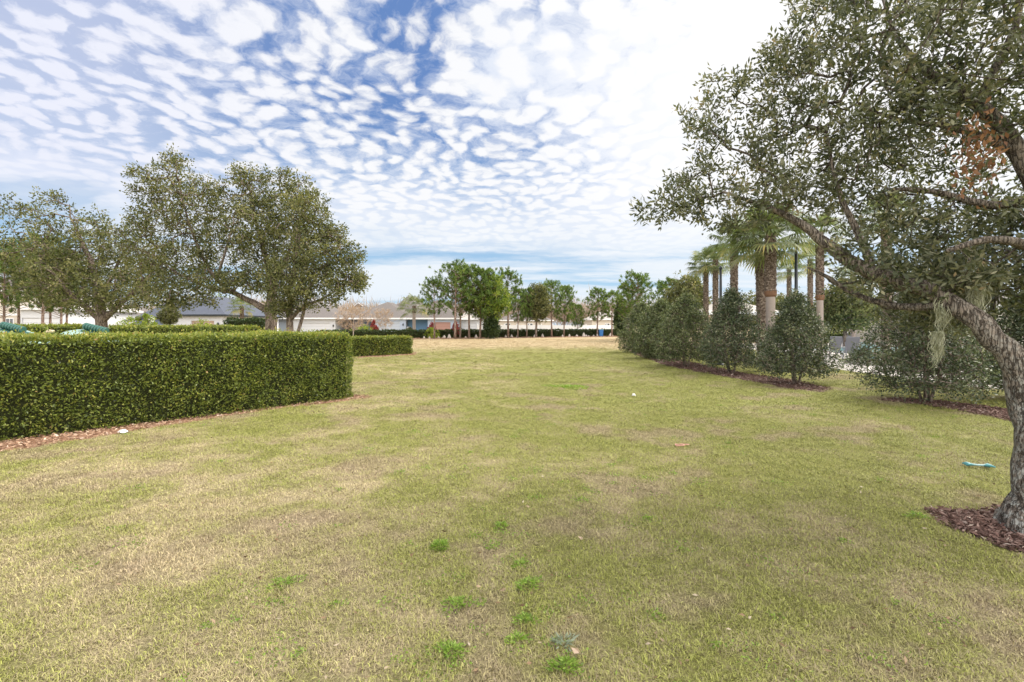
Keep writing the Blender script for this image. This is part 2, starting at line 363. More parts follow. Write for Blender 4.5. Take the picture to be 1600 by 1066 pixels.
def leaves(c, d, ln, wd, seed=0, fold=0.0):
    """diamond leaves: base points c, directions d, lengths ln, widths wd -> V,F"""
    g = np.random.default_rng(seed); n = len(c); d = unit(d)
    w_ = unit(np.cross(d, g.normal(size=(n, 3)))); nn = np.cross(d, w_)
    ln = np.broadcast_to(ln, (n,))[:, None]; wd = np.broadcast_to(wd, (n,))[:, None]
    V = np.stack([c, c + d * ln * .45 + w_ * wd * .5 + nn * fold * wd, c + d * ln, c + d * ln * .45 - w_ * wd * .5 + nn * fold * wd], 1).reshape(-1, 3)
    return V, np.arange(4 * n).reshape(n, 4)
def sphere_rand(n, g): return unit(g.normal(size=(n, 3)))
def lobes_pts(lobes, n, g, shell=0.55):
    """lobes: (centre xyz, radii xyz, weight)"""
    wts = np.array([l[2] for l in lobes], float); wts /= wts.sum()
    pick = g.choice(len(lobes), n, p=wts)
    u = sphere_rand(n, g) * (g.uniform(shell ** 3, 1, n) ** (1 / 3) * np.where(g.random(n) < .16, g.uniform(1.0, 1.32, n), 1.0))[:, None]
    C = np.array([l[0] for l in lobes]); Rr = np.array([l[1] for l in lobes])
    return C[pick] + u * Rr[pick]
def grow(limbs, targets, step, g, rtip=0.006, rpow=0.42, sag=0.0, k_small=3, attach_from=0.35, rscale=1.0):
    """limbs: polylines [(x,y,z,r),...]; connect every target to the nearest wood. returns MB + twig tips/dirs"""
    nodes, rad, par = [], [], []; chains = []
    for L in limbs:
        pts = []
        for a, b in zip(L[:-1], L[1:]):
            a = np.array(a, float); b = np.array(b, float); n = max(2, int(np.linalg.norm((b - a)[:3]) / step))
            for i in range(n): pts.append(a + (b - a) * i / n)
        pts.append(np.array(L[-1], float)); pts = np.array(pts)
        if len(pts) > 4:                                        # soften the corners
            for _ in range(3): pts[1:-1] = (pts[:-2] + 2 * pts[1:-1] + pts[2:]) / 4
            pts[1:-1, :3] += g.normal(size=(len(pts) - 2, 3)) * np.minimum(pts[1:-1, 3:4] * 0.12, 0.02)
        chains.append((pts[:, :3], pts[:, 3]))
        st = int(len(pts) * (attach_from if L is limbs[0] else 0.08))
        for p in pts[st:]: nodes.append(p[:3]); rad.append(p[3]); par.append(-1)
    N0 = len(nodes); NP = np.array(nodes); cap = N0 + 60000; A = np.zeros((cap, 3)); A[:N0] = NP; n = N0
    d0 = np.array([np.min(((A[:N0] - t) ** 2).sum(1)) for t in targets]); order = np.argsort(d0)
    tw = []; count = np.zeros(cap); parent = -np.ones(cap, int)
    for ti in order:
        t = targets[ti]; dd = ((A[:n] - t) ** 2).sum(1); j = int(np.argmin(dd)); L = math.sqrt(dd[j])
        m = max(1, int(L / step)); s_ = A[j].copy(); idx = [j]
        mid = g.normal(size=3) * L * 0.10
        for i in range(1, m + 1):
            f = i / m; p = s_ + (t - s_) * f + mid * sin(pi * f); p[2] -= sag * L * sin(pi * f)
            if n < cap: A[n] = p; parent[n] = idx[-1]; idx.append(n); n += 1
        tw.append(idx)
        q = idx[-1]
        while q >= 0 and q >= N0: count[q] += 1; q = parent[q]
    R_ = rtip * np.maximum(count, 1) ** rpow * rscale
    mb = MB()
    for pts, rs in chains: mb.tube(pts, rs, 12 if rs[0] > 0.05 else 6)
    for idx in tw:
        if len(idx) < 2: continue
        rs = [R_[i] for i in idx]; rs[0] = rs[1]
        mb.tube([A[i] for i in idx], rs, k_small if rs[0] < 0.02 else 5, caps=False)
    tips = [(A[i[-1]], A[i[-1]] - A[i[-2]] if len(i) > 1 else np.array([0, 0, 1.])) for i in tw]
    T = np.array([a for a, b in tips]); D = unit(np.array([b for a, b in tips]))
    return mb, T, D
def leafy(T, D, per, spread, ln, wd, g, up=0.25, fold=0.12, drop=0.0):
    """leaves gathered round short shoots at every twig tip"""
    n = len(T) * per
    base = np.repeat(T, per, 0); dd = np.repeat(D, per, 0)
    sd = unit(np.repeat(unit(D + g.normal(size=D.shape) * 0.5), per, 0) + g.normal(size=(n, 3)) * 0.75)
    c = base + sd * (g.random((n, 1)) ** 0.7) * spread
    d = unit(sd * 0.9 + g.normal(size=(n, 3)) * 0.7 + np.array([0, 0, up - drop]))
    V, F = leaves(c, d, ln * g.uniform(0.7, 1.25, n), wd * g.uniform(0.7, 1.2, n), int(g.integers(1e6)), fold)
    clump = np.repeat(g.normal(size=len(T)) * 0.17, per)
    rnd = np.clip(0.45 + clump + g.normal(size=n) * 0.16, 0, 1)
    return V, F, rnd
def tree(name, label, cat, base, limbs, lobes, ntip, per, spread, ln, wd, m_leaf, m_bark, seed, step=0.3, group=None, shell=0.45, rtip=0.008, **kw):
    g = np.random.default_rng(seed); b = np.array(base, float)
    root = empty(name, base); tag(root, label, cat, group)
    limbs = [[(p[0] - b[0], p[1] - b[1], p[2] - b[2], p[3]) for p in L] for L in limbs]
    T = lobes_pts([(np.array(c) - b, r, w_) for c, r, w_ in lobes], ntip, g, shell)
    mb, tp, td = grow(limbs, T, step, g, rtip, **kw)
    mb.build('trunk', m_bark, root, smooth=True)
    V, F, r = leafy(tp, td, per, spread, ln, wd, g)
    fast('crown', V, F, m_leaf, root, r)
    return root
def copy_tree(o, parent=None):
    c = o.copy(); COL.objects.link(c); c.parent = parent
    for ch in list(o.children): copy_tree(ch, c)
    return c

# ------------------------------------------------------------------ ground
def ground_z(x, y):
    return 0.0
gm = MB(); xs = [-2500, -400, -120, -40, -15, 0, 15, 40, 120, 400, 2500]; ys = [-800, -60, -10, 0, 10, 30, 60, 120, 400, 2500]
for i in range(len(xs) - 1):
    for j in range(len(ys) - 1):
        gm.add([(xs[i], ys[j], 0), (xs[i + 1], ys[j], 0), (xs[i + 1], ys[j + 1], 0), (xs[i], ys[j + 1], 0)], [(0, 1, 2, 3)])
tag(gm.build('ground', M_ground), kind='structure')
def inpoly(x, y, poly):
    r = np.zeros(len(x), bool); n = len(poly)
    for i in range(n):
        x1, y1 = poly[i]; x2, y2 = poly[(i + 1) % n]
        if y1 == y2: continue
        c = ((y1 > y) != (y2 > y)) & (x < (x2 - x1) * (y - y1) / (y2 - y1) + x1); r ^= c
    return r
def wobble(poly, amp=0.05, step=0.25, seed=3):
    g = np.random.default_rng(seed); o = []
    for (a, b) in zip(poly, poly[1:] + poly[:1]):
        L = math.hypot(b[0] - a[0], b[1] - a[1]); n = max(1, int(L / step))
        for i in range(n): o.append((a[0] + (b[0] - a[0]) * i / n + g.normal() * amp, a[1] + (b[1] - a[1]) * i / n + g.normal() * amp))
    return o
BEDS = []
def bed(name, label, poly, m_soil, m_chip, n, ln, z=0.004, seed=1, amp=0.05, step=0.25):
    """mulch: a thin soil sheet plus loose chips, one object of stuff"""
    poly = wobble(poly, amp, step, seed); BEDS.append(poly)
    g = np.random.default_rng(seed)
    P_ = np.array(poly); lo, hi = P_.min(0), P_.max(0)
    xy = g.uniform(lo, hi, (n * 4, 2)); xy = xy[inpoly(xy[:, 0], xy[:, 1], poly)][:n]
    k = len(xy)
    c = np.column_stack([xy, g.uniform(0.004, 0.035, k)])
    a = g.uniform(0, 2 * pi, k); d = np.column_stack([np.cos(a), np.sin(a), g.normal(size=k) * 0.3])
    V, F = leaves(c, d, ln * g.uniform(0.5, 1.5, k), ln * g.uniform(0.2, 0.5, k), seed, 0.15)
    V[:, 2] = np.maximum(V[:, 2], 0.006)
    o = fast(name, V, F, m_chip, None, np.clip(g.normal(0.5, 0.22, k), 0, 1))
    me = bpy.data.meshes.new(name + '_soil'); me.from_pydata([(x, y, z) for x, y in poly], [], [tuple(range(len(poly)))]); me.materials.append(m_soil)
    so_ = link(bpy.data.objects.new('soil', me), o)
    tag(o, label, 'mulch', kind='stuff'); return o

HD = np.array([3.65, 4.2]); HD /= np.linalg.norm(HD); HN = np.array([-HD[1], HD[0]])      # hedge direction, away-normal
H1R = np.array([-3.62, 10.85]); H1L = H1R - HD * 9.6
bed('mulch', 'strip of orange bark mulch along the foot of the tall clipped hedge', [tuple(H1L + HN * .5), tuple(H1L - HN * 0.42), G(0, 708), G(110, 690), G(215, 673), G(330, 655), G(450, 637), G(560, 625), G(582, 621), tuple(H1R + HN * .6 + HD * .25)], M_soil_o, M_chip_o, 15000, 0.05, seed=2, amp=0.025, step=0.2)
bed('mulch', 'round bed of brown bark mulch about the foot of the near oak', [G(1448, 800), G(1475, 798), G(1540, 800), G(1600, 790), G(1680, 795), G(1780, 830), G(1790, 880), G(1660, 885), G(1600, 868), G(1530, 842), G(1480, 822)], M_soil_b, M_chip_b, 9000, 0.045, seed=4, amp=0.02, step=0.12)
bed('mulch', 'long strip of brown mulch under the row of dark shrubs', [G(972, 541), G(990, 553), G(1040, 572), G(1100, 583), G(1180, 598), G(1240, 610), G(1285, 613), G(1296, 607), G(1240, 594), G(1160, 583), G(1080, 566), G(1010, 549), G(985, 540)], M_soil_b, M_chip_b, 16000, 0.07, seed=5, amp=0.05)
bed('mulch', 'strip of dark mulch below the dark shrub nearest the camera', [G(1372, 626), G(1440, 634), G(1520, 646), G(1600, 664), G(1720, 690), G(1720, 672), G(1600, 645), G(1520, 633), G(1450, 626), G(1400, 623)], M_soil_b, M_chip_b, 8000, 0.06, seed=6, amp=0.03)
FH0, FH1 = np.array([-24.0, 58.5]), np.array([20.0, 80.5])            # far dark hedge line
fd = (FH1 - FH0) / np.linalg.norm(FH1 - FH0); fn_ = np.array([fd[1], -fd[0]])
bed('mulch', 'long reddish brown mulch strip in front of the far dark hedge', [tuple(FH0 + fn_ * .3), tuple(FH0 + fn_ * 3.2), tuple(FH1 + fn_ * 4.0), tuple(FH1 + fn_ * .3)], M_soil_o, M_chip_o, 9000, 0.22, seed=7, amp=0.2, step=1.0)
bed('mulch', 'narrow strip of mulch at the foot of the second clipped hedge', [G(556, 560), G(600, 558), G(649, 555), G(652, 551), G(600, 551), G(556, 551)], M_soil_o, M_chip_o, 2500, 0.07, seed=8, amp=0.04)

# pool deck and pool
DECK = [(12.3, 13.2), (12.4, 18.4), (14.6, 22.5), (16.5, 27), (18, 45), (60, 45), (60, 9), (13.2, 11.2)]
dk = MB(); n_ = len(DECK); dk.add([(x, y, 0.02) for x, y in DECK] + [(x, y, -0.1) for x, y in DECK], [tuple(range(n_))[::-1]] + [(i, (i + 1) % n_, (i + 1) % n_ + n_, i + n_) for i in range(n_)])
tag(dk.build('pool_deck', M_conc), kind='structure')
pl = MB(); pl.add([(20.5, 27, .028), (36, 27, .028), (36, 37, .028), (20.5, 37, .028)], [(0, 1, 2, 3)])
tag(pl.build('water', M_water), kind='structure')
cp = MB(); 
for a in ((20.1, 20.5, 26.6, 37.4), (36, 36.4, 26.6, 37.4), (20.5, 36, 26.6, 27), (20.5, 36, 37, 37.4)): cp.box(*a, 0.01, 0.06)
tag(cp.build('pool_edge', M_conc), kind='structure')

# ------------------------------------------------------------------ grass (stuff, instanced blades)
def tuft(nb, rad, h, seed, wd=0.0032):
    g = np.random.default_rng(seed); V = []; F = []; rn = []
    for i in range(nb):
        a, r = g.uniform(0, 2 * pi), rad * math.sqrt(g.random()); b = np.array([cos(a) * r, sin(a) * r, 0])
        th = g.uniform(0, 2 * pi); tilt = g.uniform(0.5, 1.75); L = h * g.uniform(0.45, 1.35)
        o = np.array([cos(th), sin(th), 0]); s_ = np.array([-sin(th), cos(th), 0]) * wd * (g.uniform(.6, 1.3) if g.random() < .85 else g.uniform(1.5, 2.4)) / 2
        m_ = b + o * L * .5 * sin(tilt) * .7 + np.array([0, 0, L * .55 * cos(tilt * .6)]); t = b + o * L * sin(tilt) + np.array([0, 0, L * cos(tilt) * .9 + .004])
        k = len(V); V += [b - s_, b + s_, m_ + s_ * .8, m_ - s_ * .8, t + s_ * .15, t - s_ * .15]; F += [(k, k + 1, k + 2, k + 3), (k + 3, k + 2, k + 4, k + 5)]
        v = g.random(); rn += [v, v]
    return rawmesh('tuft', V, F, M_blade, rn)
tc = bpy.data.collections.new('grass_tufts')
for i in range(6):
    tc.objects.link(bpy.data.objects.new('tuft_%d' % i, tuft(90, 0.09, 0.027, 100 + i, 0.0024)))
ng = bpy.data.node_groups.new('scatter', 'GeometryNodeTree')
ng.interface.new_socket('Geometry', in_out='INPUT', socket_type='NodeSocketGeometry'); ng.interface.new_socket('Geometry', in_out='OUTPUT', socket_type='NodeSocketGeometry')
gi = ng.nodes.new('NodeGroupInput'); go = ng.nodes.new('NodeGroupOutput'); iop = ng.nodes.new('GeometryNodeInstanceOnPoints')
ci = ng.nodes.new('GeometryNodeCollectionInfo'); ci.inputs['Collection'].default_value = tc; ci.inputs['Separate Children'].default_value = True; ci.inputs['Reset Children'].default_value = True
def na(name, typ):
    n = ng.nodes.new('GeometryNodeInputNamedAttribute'); n.data_type = typ; n.inputs[0].default_value = name; return n.outputs[0]
ng.links.new(gi.outputs[0], iop.inputs['Points']); ng.links.new(ci.outputs[0], iop.inputs['Instance']); iop.inputs['Pick Instance'].default_value = True
ng.links.new(na('idx', 'INT'), iop.inputs['Instance Index']); ng.links.new(na('rot', 'FLOAT_VECTOR'), iop.inputs['Rotation']); ng.links.new(na('scl', 'FLOAT_VECTOR'), iop.inputs['Scale'])
ng.links.new(iop.outputs[0], go.inputs[0])
def scatter(name, label, xy, sc, seed):
    g = np.random.default_rng(seed); n = len(xy)
    me = bpy.data.meshes.new(name); me.vertices.add(n); me.vertices.foreach_set('co', np.column_stack([xy, np.full(n, 0.0)]).astype(np.float32).ravel())
    a = me.attributes.new('idx', 'INT', 'POINT'); a.data.foreach_set('value', g.integers(0, 6, n).astype(np.int32))
    a = me.attributes.new('rot', 'FLOAT_VECTOR', 'POINT'); a.data.foreach_set('vector', np.column_stack([g.normal(size=n) * .12, g.normal(size=n) * .12, g.uniform(0, 6.28, n)]).astype(np.float32).ravel())
    a = me.attributes.new('scl', 'FLOAT_VECTOR', 'POINT'); a.data.foreach_set('vector', sc.astype(np.float32).ravel())
    o = link(bpy.data.objects.new(name, me)); md = o.modifiers.new('scatter', 'NODES'); md.node_group = ng
    return tag(o, label, 'grass', kind='stuff')
g = np.random.default_rng(5)
XY, SC = [], []
for (y0, y1, dens, s) in [(0.9, 4.5, 230, 1.0), (4.5, 9, 150, 1.15), (9, 16, 75, 1.6), (16, 30, 26, 2.4), (30, 60, 8, 3.6)]:
    hw = y1 * 1.2 + 2.0; n = int((y1 - y0) * 2 * hw * dens); xy = np.column_stack([g.uniform(-hw, hw, n), g.uniform(y0, y1, n)])
    keep = np.abs(xy[:, 0]) < xy[:, 1] * 1.15 + 2.0
    xy = xy[keep]
    for b in BEDS: xy = xy[~inpoly(xy[:, 0], xy[:, 1], b)]
    xy = xy[~inpoly(xy[:, 0], xy[:, 1], DECK)]
    XY.append(xy); hs = g.uniform(0.7, 1.2, len(xy)); SC.append(np.column_stack([np.full(len(xy), s), np.full(len(xy), s), hs * (s ** 0.45)]))
scatter('grass', 'patchy green and straw coloured lawn', np.concatenate(XY), np.concatenate(SC), 9)

# ------------------------------------------------------------------ hedges
def hedge(name, label, a, b, thick, h, n_per_m2, ln, wd, m_leaf, seed, group=None, rough=0.05, both=True, round_end=True):
    """clipped hedge from a to b (front edge line); thickness goes to the left-normal side"""
    g = np.random.default_rng(seed); a = np.array(a, float); b = np.array(b, float); L = np.linalg.norm(b - a); d = (b - a) / L; nrm = np.array([-d[1], d[0]])
    root = empty(name, (a[0], a[1], 0), math.atan2(d[1], d[0])); tag(root, label, 'hedge', group)
    # local frame: x along, y into thickness
    core = MB(); i = 0.13 if h > 1.2 else 0.08
    core.box(i, L - i, i, thick - i, 0.0, h - i); core.build('core', M_core, root)
    pts = []; nr = []
    def face(n, f):
        u, v = g.random(n), g.random(n); p, q = f(u, v); pts.append(p); nr.append(np.broadcast_to(q, p.shape))
    A = n_per_m2
    face(int(L * h * A), lambda u, v: (np.column_stack([u * L, 0 * u, v * h]), (0, -1, 0)))
    face(int(L * thick * A), lambda u, v: (np.column_stack([u * L, v * thick, 0 * u + h]), (0, 0, 1)))
    if both: face(int(L * h * A * .6), lambda u, v: (np.column_stack([u * L, 0 * u + thick, v * h]), (0, 1, 0)))
    face(int(thick * h * A), lambda u, v: (np.column_stack([0 * u + L, u * thick, v * h]), (1, 0, 0)))
    face(int(thick * h * A), lambda u, v: (np.column_stack([0 * u, u * thick, v * h]), (-1, 0, 0)))
    p = np.concatenate(pts); q = np.concatenate(nr).astype(float)
    # rounding of the edges + unevenness
    rr = 0.10 if h > 1.2 else 0.06
    ex = np.minimum(p[:, 0], L - p[:, 0]); ey = np.minimum(p[:, 1], thick - p[:, 1]); ez = h - p[:, 2]
    pull = np.zeros(len(p))
    for e1, e2 in ((ex, ey), (ey, ez), (ex, ez)): pull += np.clip(1 - np.hypot(e1, e2) / rr / 1.3, 0, 1) * rr * .45
    lump = np.sin(p[:, 0] * 1.7 + seed) * .5 + np.sin(p[:, 0] * 3.1 + p[:, 2] * 2.3 + seed * 2) * .4 + np.sin(p[:, 1] * 2.9 + p[:, 0] * 2.2) * .3
    wob = rough * .8 * lump * np.where(q[:, 2] > .5, .2, 1) + (g.random(len(p)) < .035) * g.uniform(.02, .10, len(p)) + rough * (np.sin(p[:, 0] * 5.1 + p[:, 2] * 3.3) * .3 + np.sin(p[:, 0] * 11.7 - p[:, 2] * 7.1 + 2) * .25 + np.sin(p[:, 2] * 15 + p[:, 0] * 2.1) * .2)
    depth = g.exponential(0.05, len(p)) * (1 + 1.6 * np.clip(np.sin(p[:, 0] * 4.3 + p[:, 2] * 6.1 + seed) * np.sin(p[:, 0] * 7.7 - p[:, 2] * 5.2), 0, 1)) * (1 if h > 1.2 else .6)
    ctr = np.column_stack([p[:, 0].clip(.3, L - .3), np.full(len(p), thick / 2), p[:, 2].clip(0, h - .3)])
    p = p + q * (wob - depth)[:, None] + unit(ctr - p) * pull[:, None]
    p[:, 2] = np.maximum(p[:, 2] + 0.0, 0.03)
    dd = unit(q * 0.75 + g.normal(size=p.shape) * 0.75 + np.array([0, 0, 0.25]))
    V, F = leaves(p, dd, ln * g.uniform(.6, 1.3, len(p)), wd * g.uniform(.7, 1.2, len(p)), seed, 0.12)
    V[:, 2] = np.maximum(V[:, 2], 0.01)
    top = (q[:, 2] > .5)
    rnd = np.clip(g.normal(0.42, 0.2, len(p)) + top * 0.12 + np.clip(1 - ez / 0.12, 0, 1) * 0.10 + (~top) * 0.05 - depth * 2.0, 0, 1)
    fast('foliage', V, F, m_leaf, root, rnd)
    return root
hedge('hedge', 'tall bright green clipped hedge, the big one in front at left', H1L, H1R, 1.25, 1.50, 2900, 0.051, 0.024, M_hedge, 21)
h2a, h2b = G(556, 558), G(645, 553.5)
h2d = np.array(h2b) - np.array(h2a); h2a2 = np.array(h2a) - h2d * 1.2
hedge('hedge', 'second clipped hedge, lower, just behind the right end of the tall one', tuple(h2a2), h2b, 1.3, 1.04, 700, 0.10, 0.05, M_hedge, 22)
hedge('hedge', 'long low dark hedge at the far edge of the lawn', tuple(FH0), tuple(FH1), 1.2, 1.02, 90, 0.26, 0.14, M_hedge2, 23, rough=.12)
hedge('hedge', 'low olive hedge in front of the dark roofed white house', (-34, 39.5), P(382, 511, 34)[:2], 1.4, 1.62, 240, 0.16, 0.08, M_hedge, 24, rough=.1)
hedge('hedge', 'short olive hedge between the two green playground domes', (-37, 30.5), (-27.5, 29.6), 1.3, 1.68, 240, 0.16, 0.08, M_hedge, 25, rough=.1)
hedge('hedge', 'block of dark clipped shrubbery beside the pale blue garage wing', P(352, 511, 46)[:2], P(409, 511, 46)[:2], 1.8, 2.25, 170, 0.22, 0.12, M_hedge2, 26, rough=.3)
hedge('hedge', 'low dark hedge behind the swimming pool', (24.5, 47.5), (60, 45.5), 1.2, 0.75, 110, 0.22, 0.12, M_hedge2, 27, rough=.1)

# ------------------------------------------------------------------ near oak (right)
def LP(*a): return [(*P(x, y, d), r) for x, y, d, r in a]
tb = (4.20, 3.80, 0.0)
limbs = [
  [(4.24, 3.80, -0.03, .29), (4.23, 3.80, .05, .22), (4.22, 3.80, .28, .165), (4.23, 3.81, .62, .145), (4.26, 3.83, .95, .150), (4.27, 3.85, 1.12, .155)] + LP((1600, 578, 3.88, .108), (1566, 543, 3.92, .090), (1532, 505, 4.0, .084), (1490, 470, 4.1, .078), (1440, 447, 4.3, .070), (1365, 433, 4.5, .072), (1330, 405, 4.6, .062), (1290, 385, 4.7, .052), (1255, 350, 4.8, .042), (1225, 335, 4.9, .034), (1185, 318, 5.0, .022), (1130, 300, 5.1, .012)),
  [(4.28, 3.86, 1.05, .13)] + LP((1636, 555, 3.95, .115), (1645, 480, 4.05, .10), (1648, 400, 4.1, .095), (1630, 310, 4.2, .088), (1598, 240, 4.25, .08), (1570, 210, 4.3, .07), (1530, 165, 4.4, .06), (1500, 140, 4.45, .05), (1440, 108, 4.6, .035), (1400, 60, 4.7, .022), (1380, 0, 4.8, .012)),
  LP((1365, 433, 4.5, .045), (1352, 385, 4.55, .038), (1322, 330, 4.6, .03), (1305, 285, 4.65, .022), (1290, 200, 4.7, .012)),
  LP((1490, 470, 4.1, .05), (1450, 484, 4.25, .04), (1400, 480, 4.5, .033), (1340, 465, 4.7, .028), (1295, 432, 4.9, .02), (1262, 418, 5.0, .012)),
  LP((1598, 240, 4.25, .05), (1516, 206, 4.35, .034), (1450, 192, 4.5, .028), (1392, 188, 4.6, .02), (1340, 160, 4.7, .012)),
  LP((1630, 310, 4.2, .05), (1536, 326, 4.3, .035), (1490, 303, 4.4, .03), (1440, 295, 4.5, .024), (1392, 297, 4.6, .016)),
  LP((1530, 165, 4.4, .05), (1560, 100, 4.35, .04), (1590, 40, 4.3, .03), (1600, -60, 4.3, .02)),
  LP((1648, 400, 4.1, .06), (1600, 380, 3.9, .04), (1540, 372, 3.8, .03), (1480, 392, 3.8, .018)),
  LP((1645, 470, 4.05, .08), (1720, 380, 4.3, .06), (1800, 300, 4.6, .04), (1860, 200, 4.9, .02)),
  LP((1645, 470, 4.05, .06), (1700, 400, 4.7, .05), (1700, 300, 5.3, .03)),
]
def LB(px, py, d, rx, ry, rz, w_=None):
    return (P(px, py, d), (rx, ry, rz), w_ if w_ else rx * ry * rz)
lobes = [LB(1052, 322, 5.2, .38, .4, .14, .12), LB(1095, 285, 5.2, .36, .45, .22, .15), LB(1105, 205, 5.2, .26, .4, .40, .16), LB(1160, 330, 5.0, .42, .5, .17, .13),
         LB(1120, 120, 5.2, .10, .1, .12, .012), LB(1215, 120, 4.9, .26, .5, .62, .17), LB(1195, 215, 5.0, .2, .4, .5, .10), LB(1150, 150, 5.1, .14, .3, .2, .03),
         LB(1250, 260, 4.9, .62, .7, .55, .42), LB(1290, 70, 4.8, .55, .8, .6, .42), LB(1345, 190, 4.6, .65, .8, .55, .42), LB(1310, 315, 4.9, .5, .7, .24, .15),
         LB(1420, 60, 4.5, .75, 1, .7, .6), LB(1470, 180, 4.6, .6, .9, .5, .45), LB(1460, 340, 4.8, .8, .9, .36, .42), LB(1560, 90, 4.3, .6, .9, .8, .55),
         LB(1575, 380, 4.5, .6, .8, .55, .5), LB(1500, 430, 4.6, .6, .7, .28, .3), LB(1390, 440, 5.1, .6, .6, .22, .2), LB(1445, 488, 4.8, .55, .5, .12, .12), LB(1440, 430, 4.25, .45, .22, .2, .13), LB(1500, 425, 4.15, .32, .22, .2, .10), LB(1360, 400, 4.4, .3, .22, .16, .05), LB(1470, 500, 4.6, .3, .3, .12, .05), LB(1550, 475, 4.7, .4, .5, .14, .1), LB(1340, -60, 4.8, .8, 1, .7, .3), LB(1520, -100, 4.6, 1.1, 1.2, .8, .4),
         ((5.3, 3.9, 3.4), (1.0, 1.2, 1.0), .5), ((4.8, 5.4, 3.4), (1.2, .8, .9), .5), ((4.6, 3.4, 4.6), (1.3, 1.2, .8), .4), ((6.2, 4.4, 3.0), (.8, 1.0, .9), .3)]
oak = tree('oak_tree', 'near oak with lichen spotted trunk at the right edge, branches over the lawn', 'tree', tb, limbs, lobes, 2050, 26, 0.125, 0.066, 0.024, M_oak, M_bark, 31, step=0.09, shell=0.15, rtip=0.0028, attach_from=.45)
# brown dead leaves as a part
g = np.random.default_rng(8)
c = np.array(P(1530, 240, 4.0)) - np.array(tb) + g.normal(size=(190, 3)) * (0.10, 0.08, 0.17)
V, F = leaves(c, g.normal(size=(190, 3)) + (0, 0, -1.2), .07 * g.uniform(.7, 1.2, 190), .03, 4, .2)
fast('dead_leaf_cluster', V, F, M_brownleaf, oak, g.random(190))['kind'] = 'stuff'
def moss(label, px, py0, py1, d, width, n, seed):
    g = np.random.default_rng(seed); a = np.array(P(px, py0, d)); H = (py1 - py0) / FPX * d
    V = []; F = []; r = []
    for i in range(n):
        s_ = a + (g.normal() * width, g.normal() * width, g.uniform(-.05, .05) * H); L = H * g.uniform(.25, 1.0) * (1 - abs(g.normal()) * .15); m = 9
        ph, am = g.uniform(0, 6.28, 2), g.uniform(.006, .022)
        th = g.uniform(0, pi); ww = g.uniform(.0016, .004)
        for j in range(m + 1):
            f = j / m; c_ = s_ + (am * sin(ph[0] + f * 9) * (1 + f), am * cos(ph[1] + f * 7), -L * f)
            w2 = ww * (1.2 - f); k = len(V); V += [c_ - (cos(th) * w2, sin(th) * w2, 0), c_ + (cos(th) * w2, sin(th) * w2, 0)]
            if j: F.append((k - 2, k - 1, k + 1, k)); r.append(g.random())
    o = fast('spanish_moss', V, F, M_moss, None, r)
    return tag(o, label, 'moss', 'hanging moss')
moss('long pale strand of moss hanging in front of the nearest dark shrub', 1464, 520, 582, 4.15, .018, 150, 1)
moss('grey moss hanging under the bend of the big left limb', 1474, 466, 532, 4.15, .028, 170, 2)
moss('moss tuft hanging beside the thick limb near its fork, furthest right', 1525, 442, 512, 4.05, .026, 160, 3)

# ------------------------------------------------------------------ left oaks
def LBp(px, py, d, rpx, rpy, rd=None):
    s = d / FPX; rx, rz = rpx * s, rpy * s; ry = rd if rd else (rx + rz) / 2
    return (P(px, py, d), (rx, ry, rz), rx * ry * rz + 0.4)
dA = 25.0
bA = (*P(158, 510, dA)[:2], 0)
tree('oak_tree', 'leftmost spreading oak behind the tall hedge, dark splayed trunk', 'tree', bA,
     [[(bA[0], bA[1], -.05, .32), (bA[0], bA[1], 1.2, .26)] + LP((158, 495, dA, .26), (156, 470, dA, .22), (150, 430, dA, .16), (130, 380, dA, .09), (110, 340, dA, .04)),
      LP((158, 500, dA, .16), (140, 485, dA, .14), (115, 465, 24.5, .11), (85, 430, 24, .07), (50, 390, 24, .03)),
      LP((160, 502, dA, .16), (180, 482, dA, .13), (205, 460, 25.5, .10), (235, 430, 26, .05)),
      LP((157, 480, dA, .12), (175, 430, 26, .09), (195, 390, 26, .05))],
     [LBp(30, 345, 24, 38, 38), LBp(75, 335, 25, 45, 28), LBp(20, 410, 23.5, 30, 28), LBp(60, 400, 24, 60, 42), LBp(120, 390, 26, 70, 48), LBp(160, 370, 25, 55, 32), LBp(150, 340, 25.5, 14, 14), LBp(215, 350, 26, 12, 12), LBp(210, 385, 26, 45, 36),
      LBp(110, 445, 24, 80, 38), LBp(200, 445, 25, 70, 40), LBp(150, 440, 26.5, 90, 50), LBp(240, 440, 26, 40, 40), LBp(85, 310, 25, 16, 10), LBp(150, 475, 24.5, 60, 14)],
     1500, 17, 0.36, 0.14, 0.075, M_oakfar, M_bark2, 41, step=0.35, shell=.35, rtip=.008, attach_from=.3)
dB = 22.0; bB = (*P(423, 510, dB)[:2], 0)
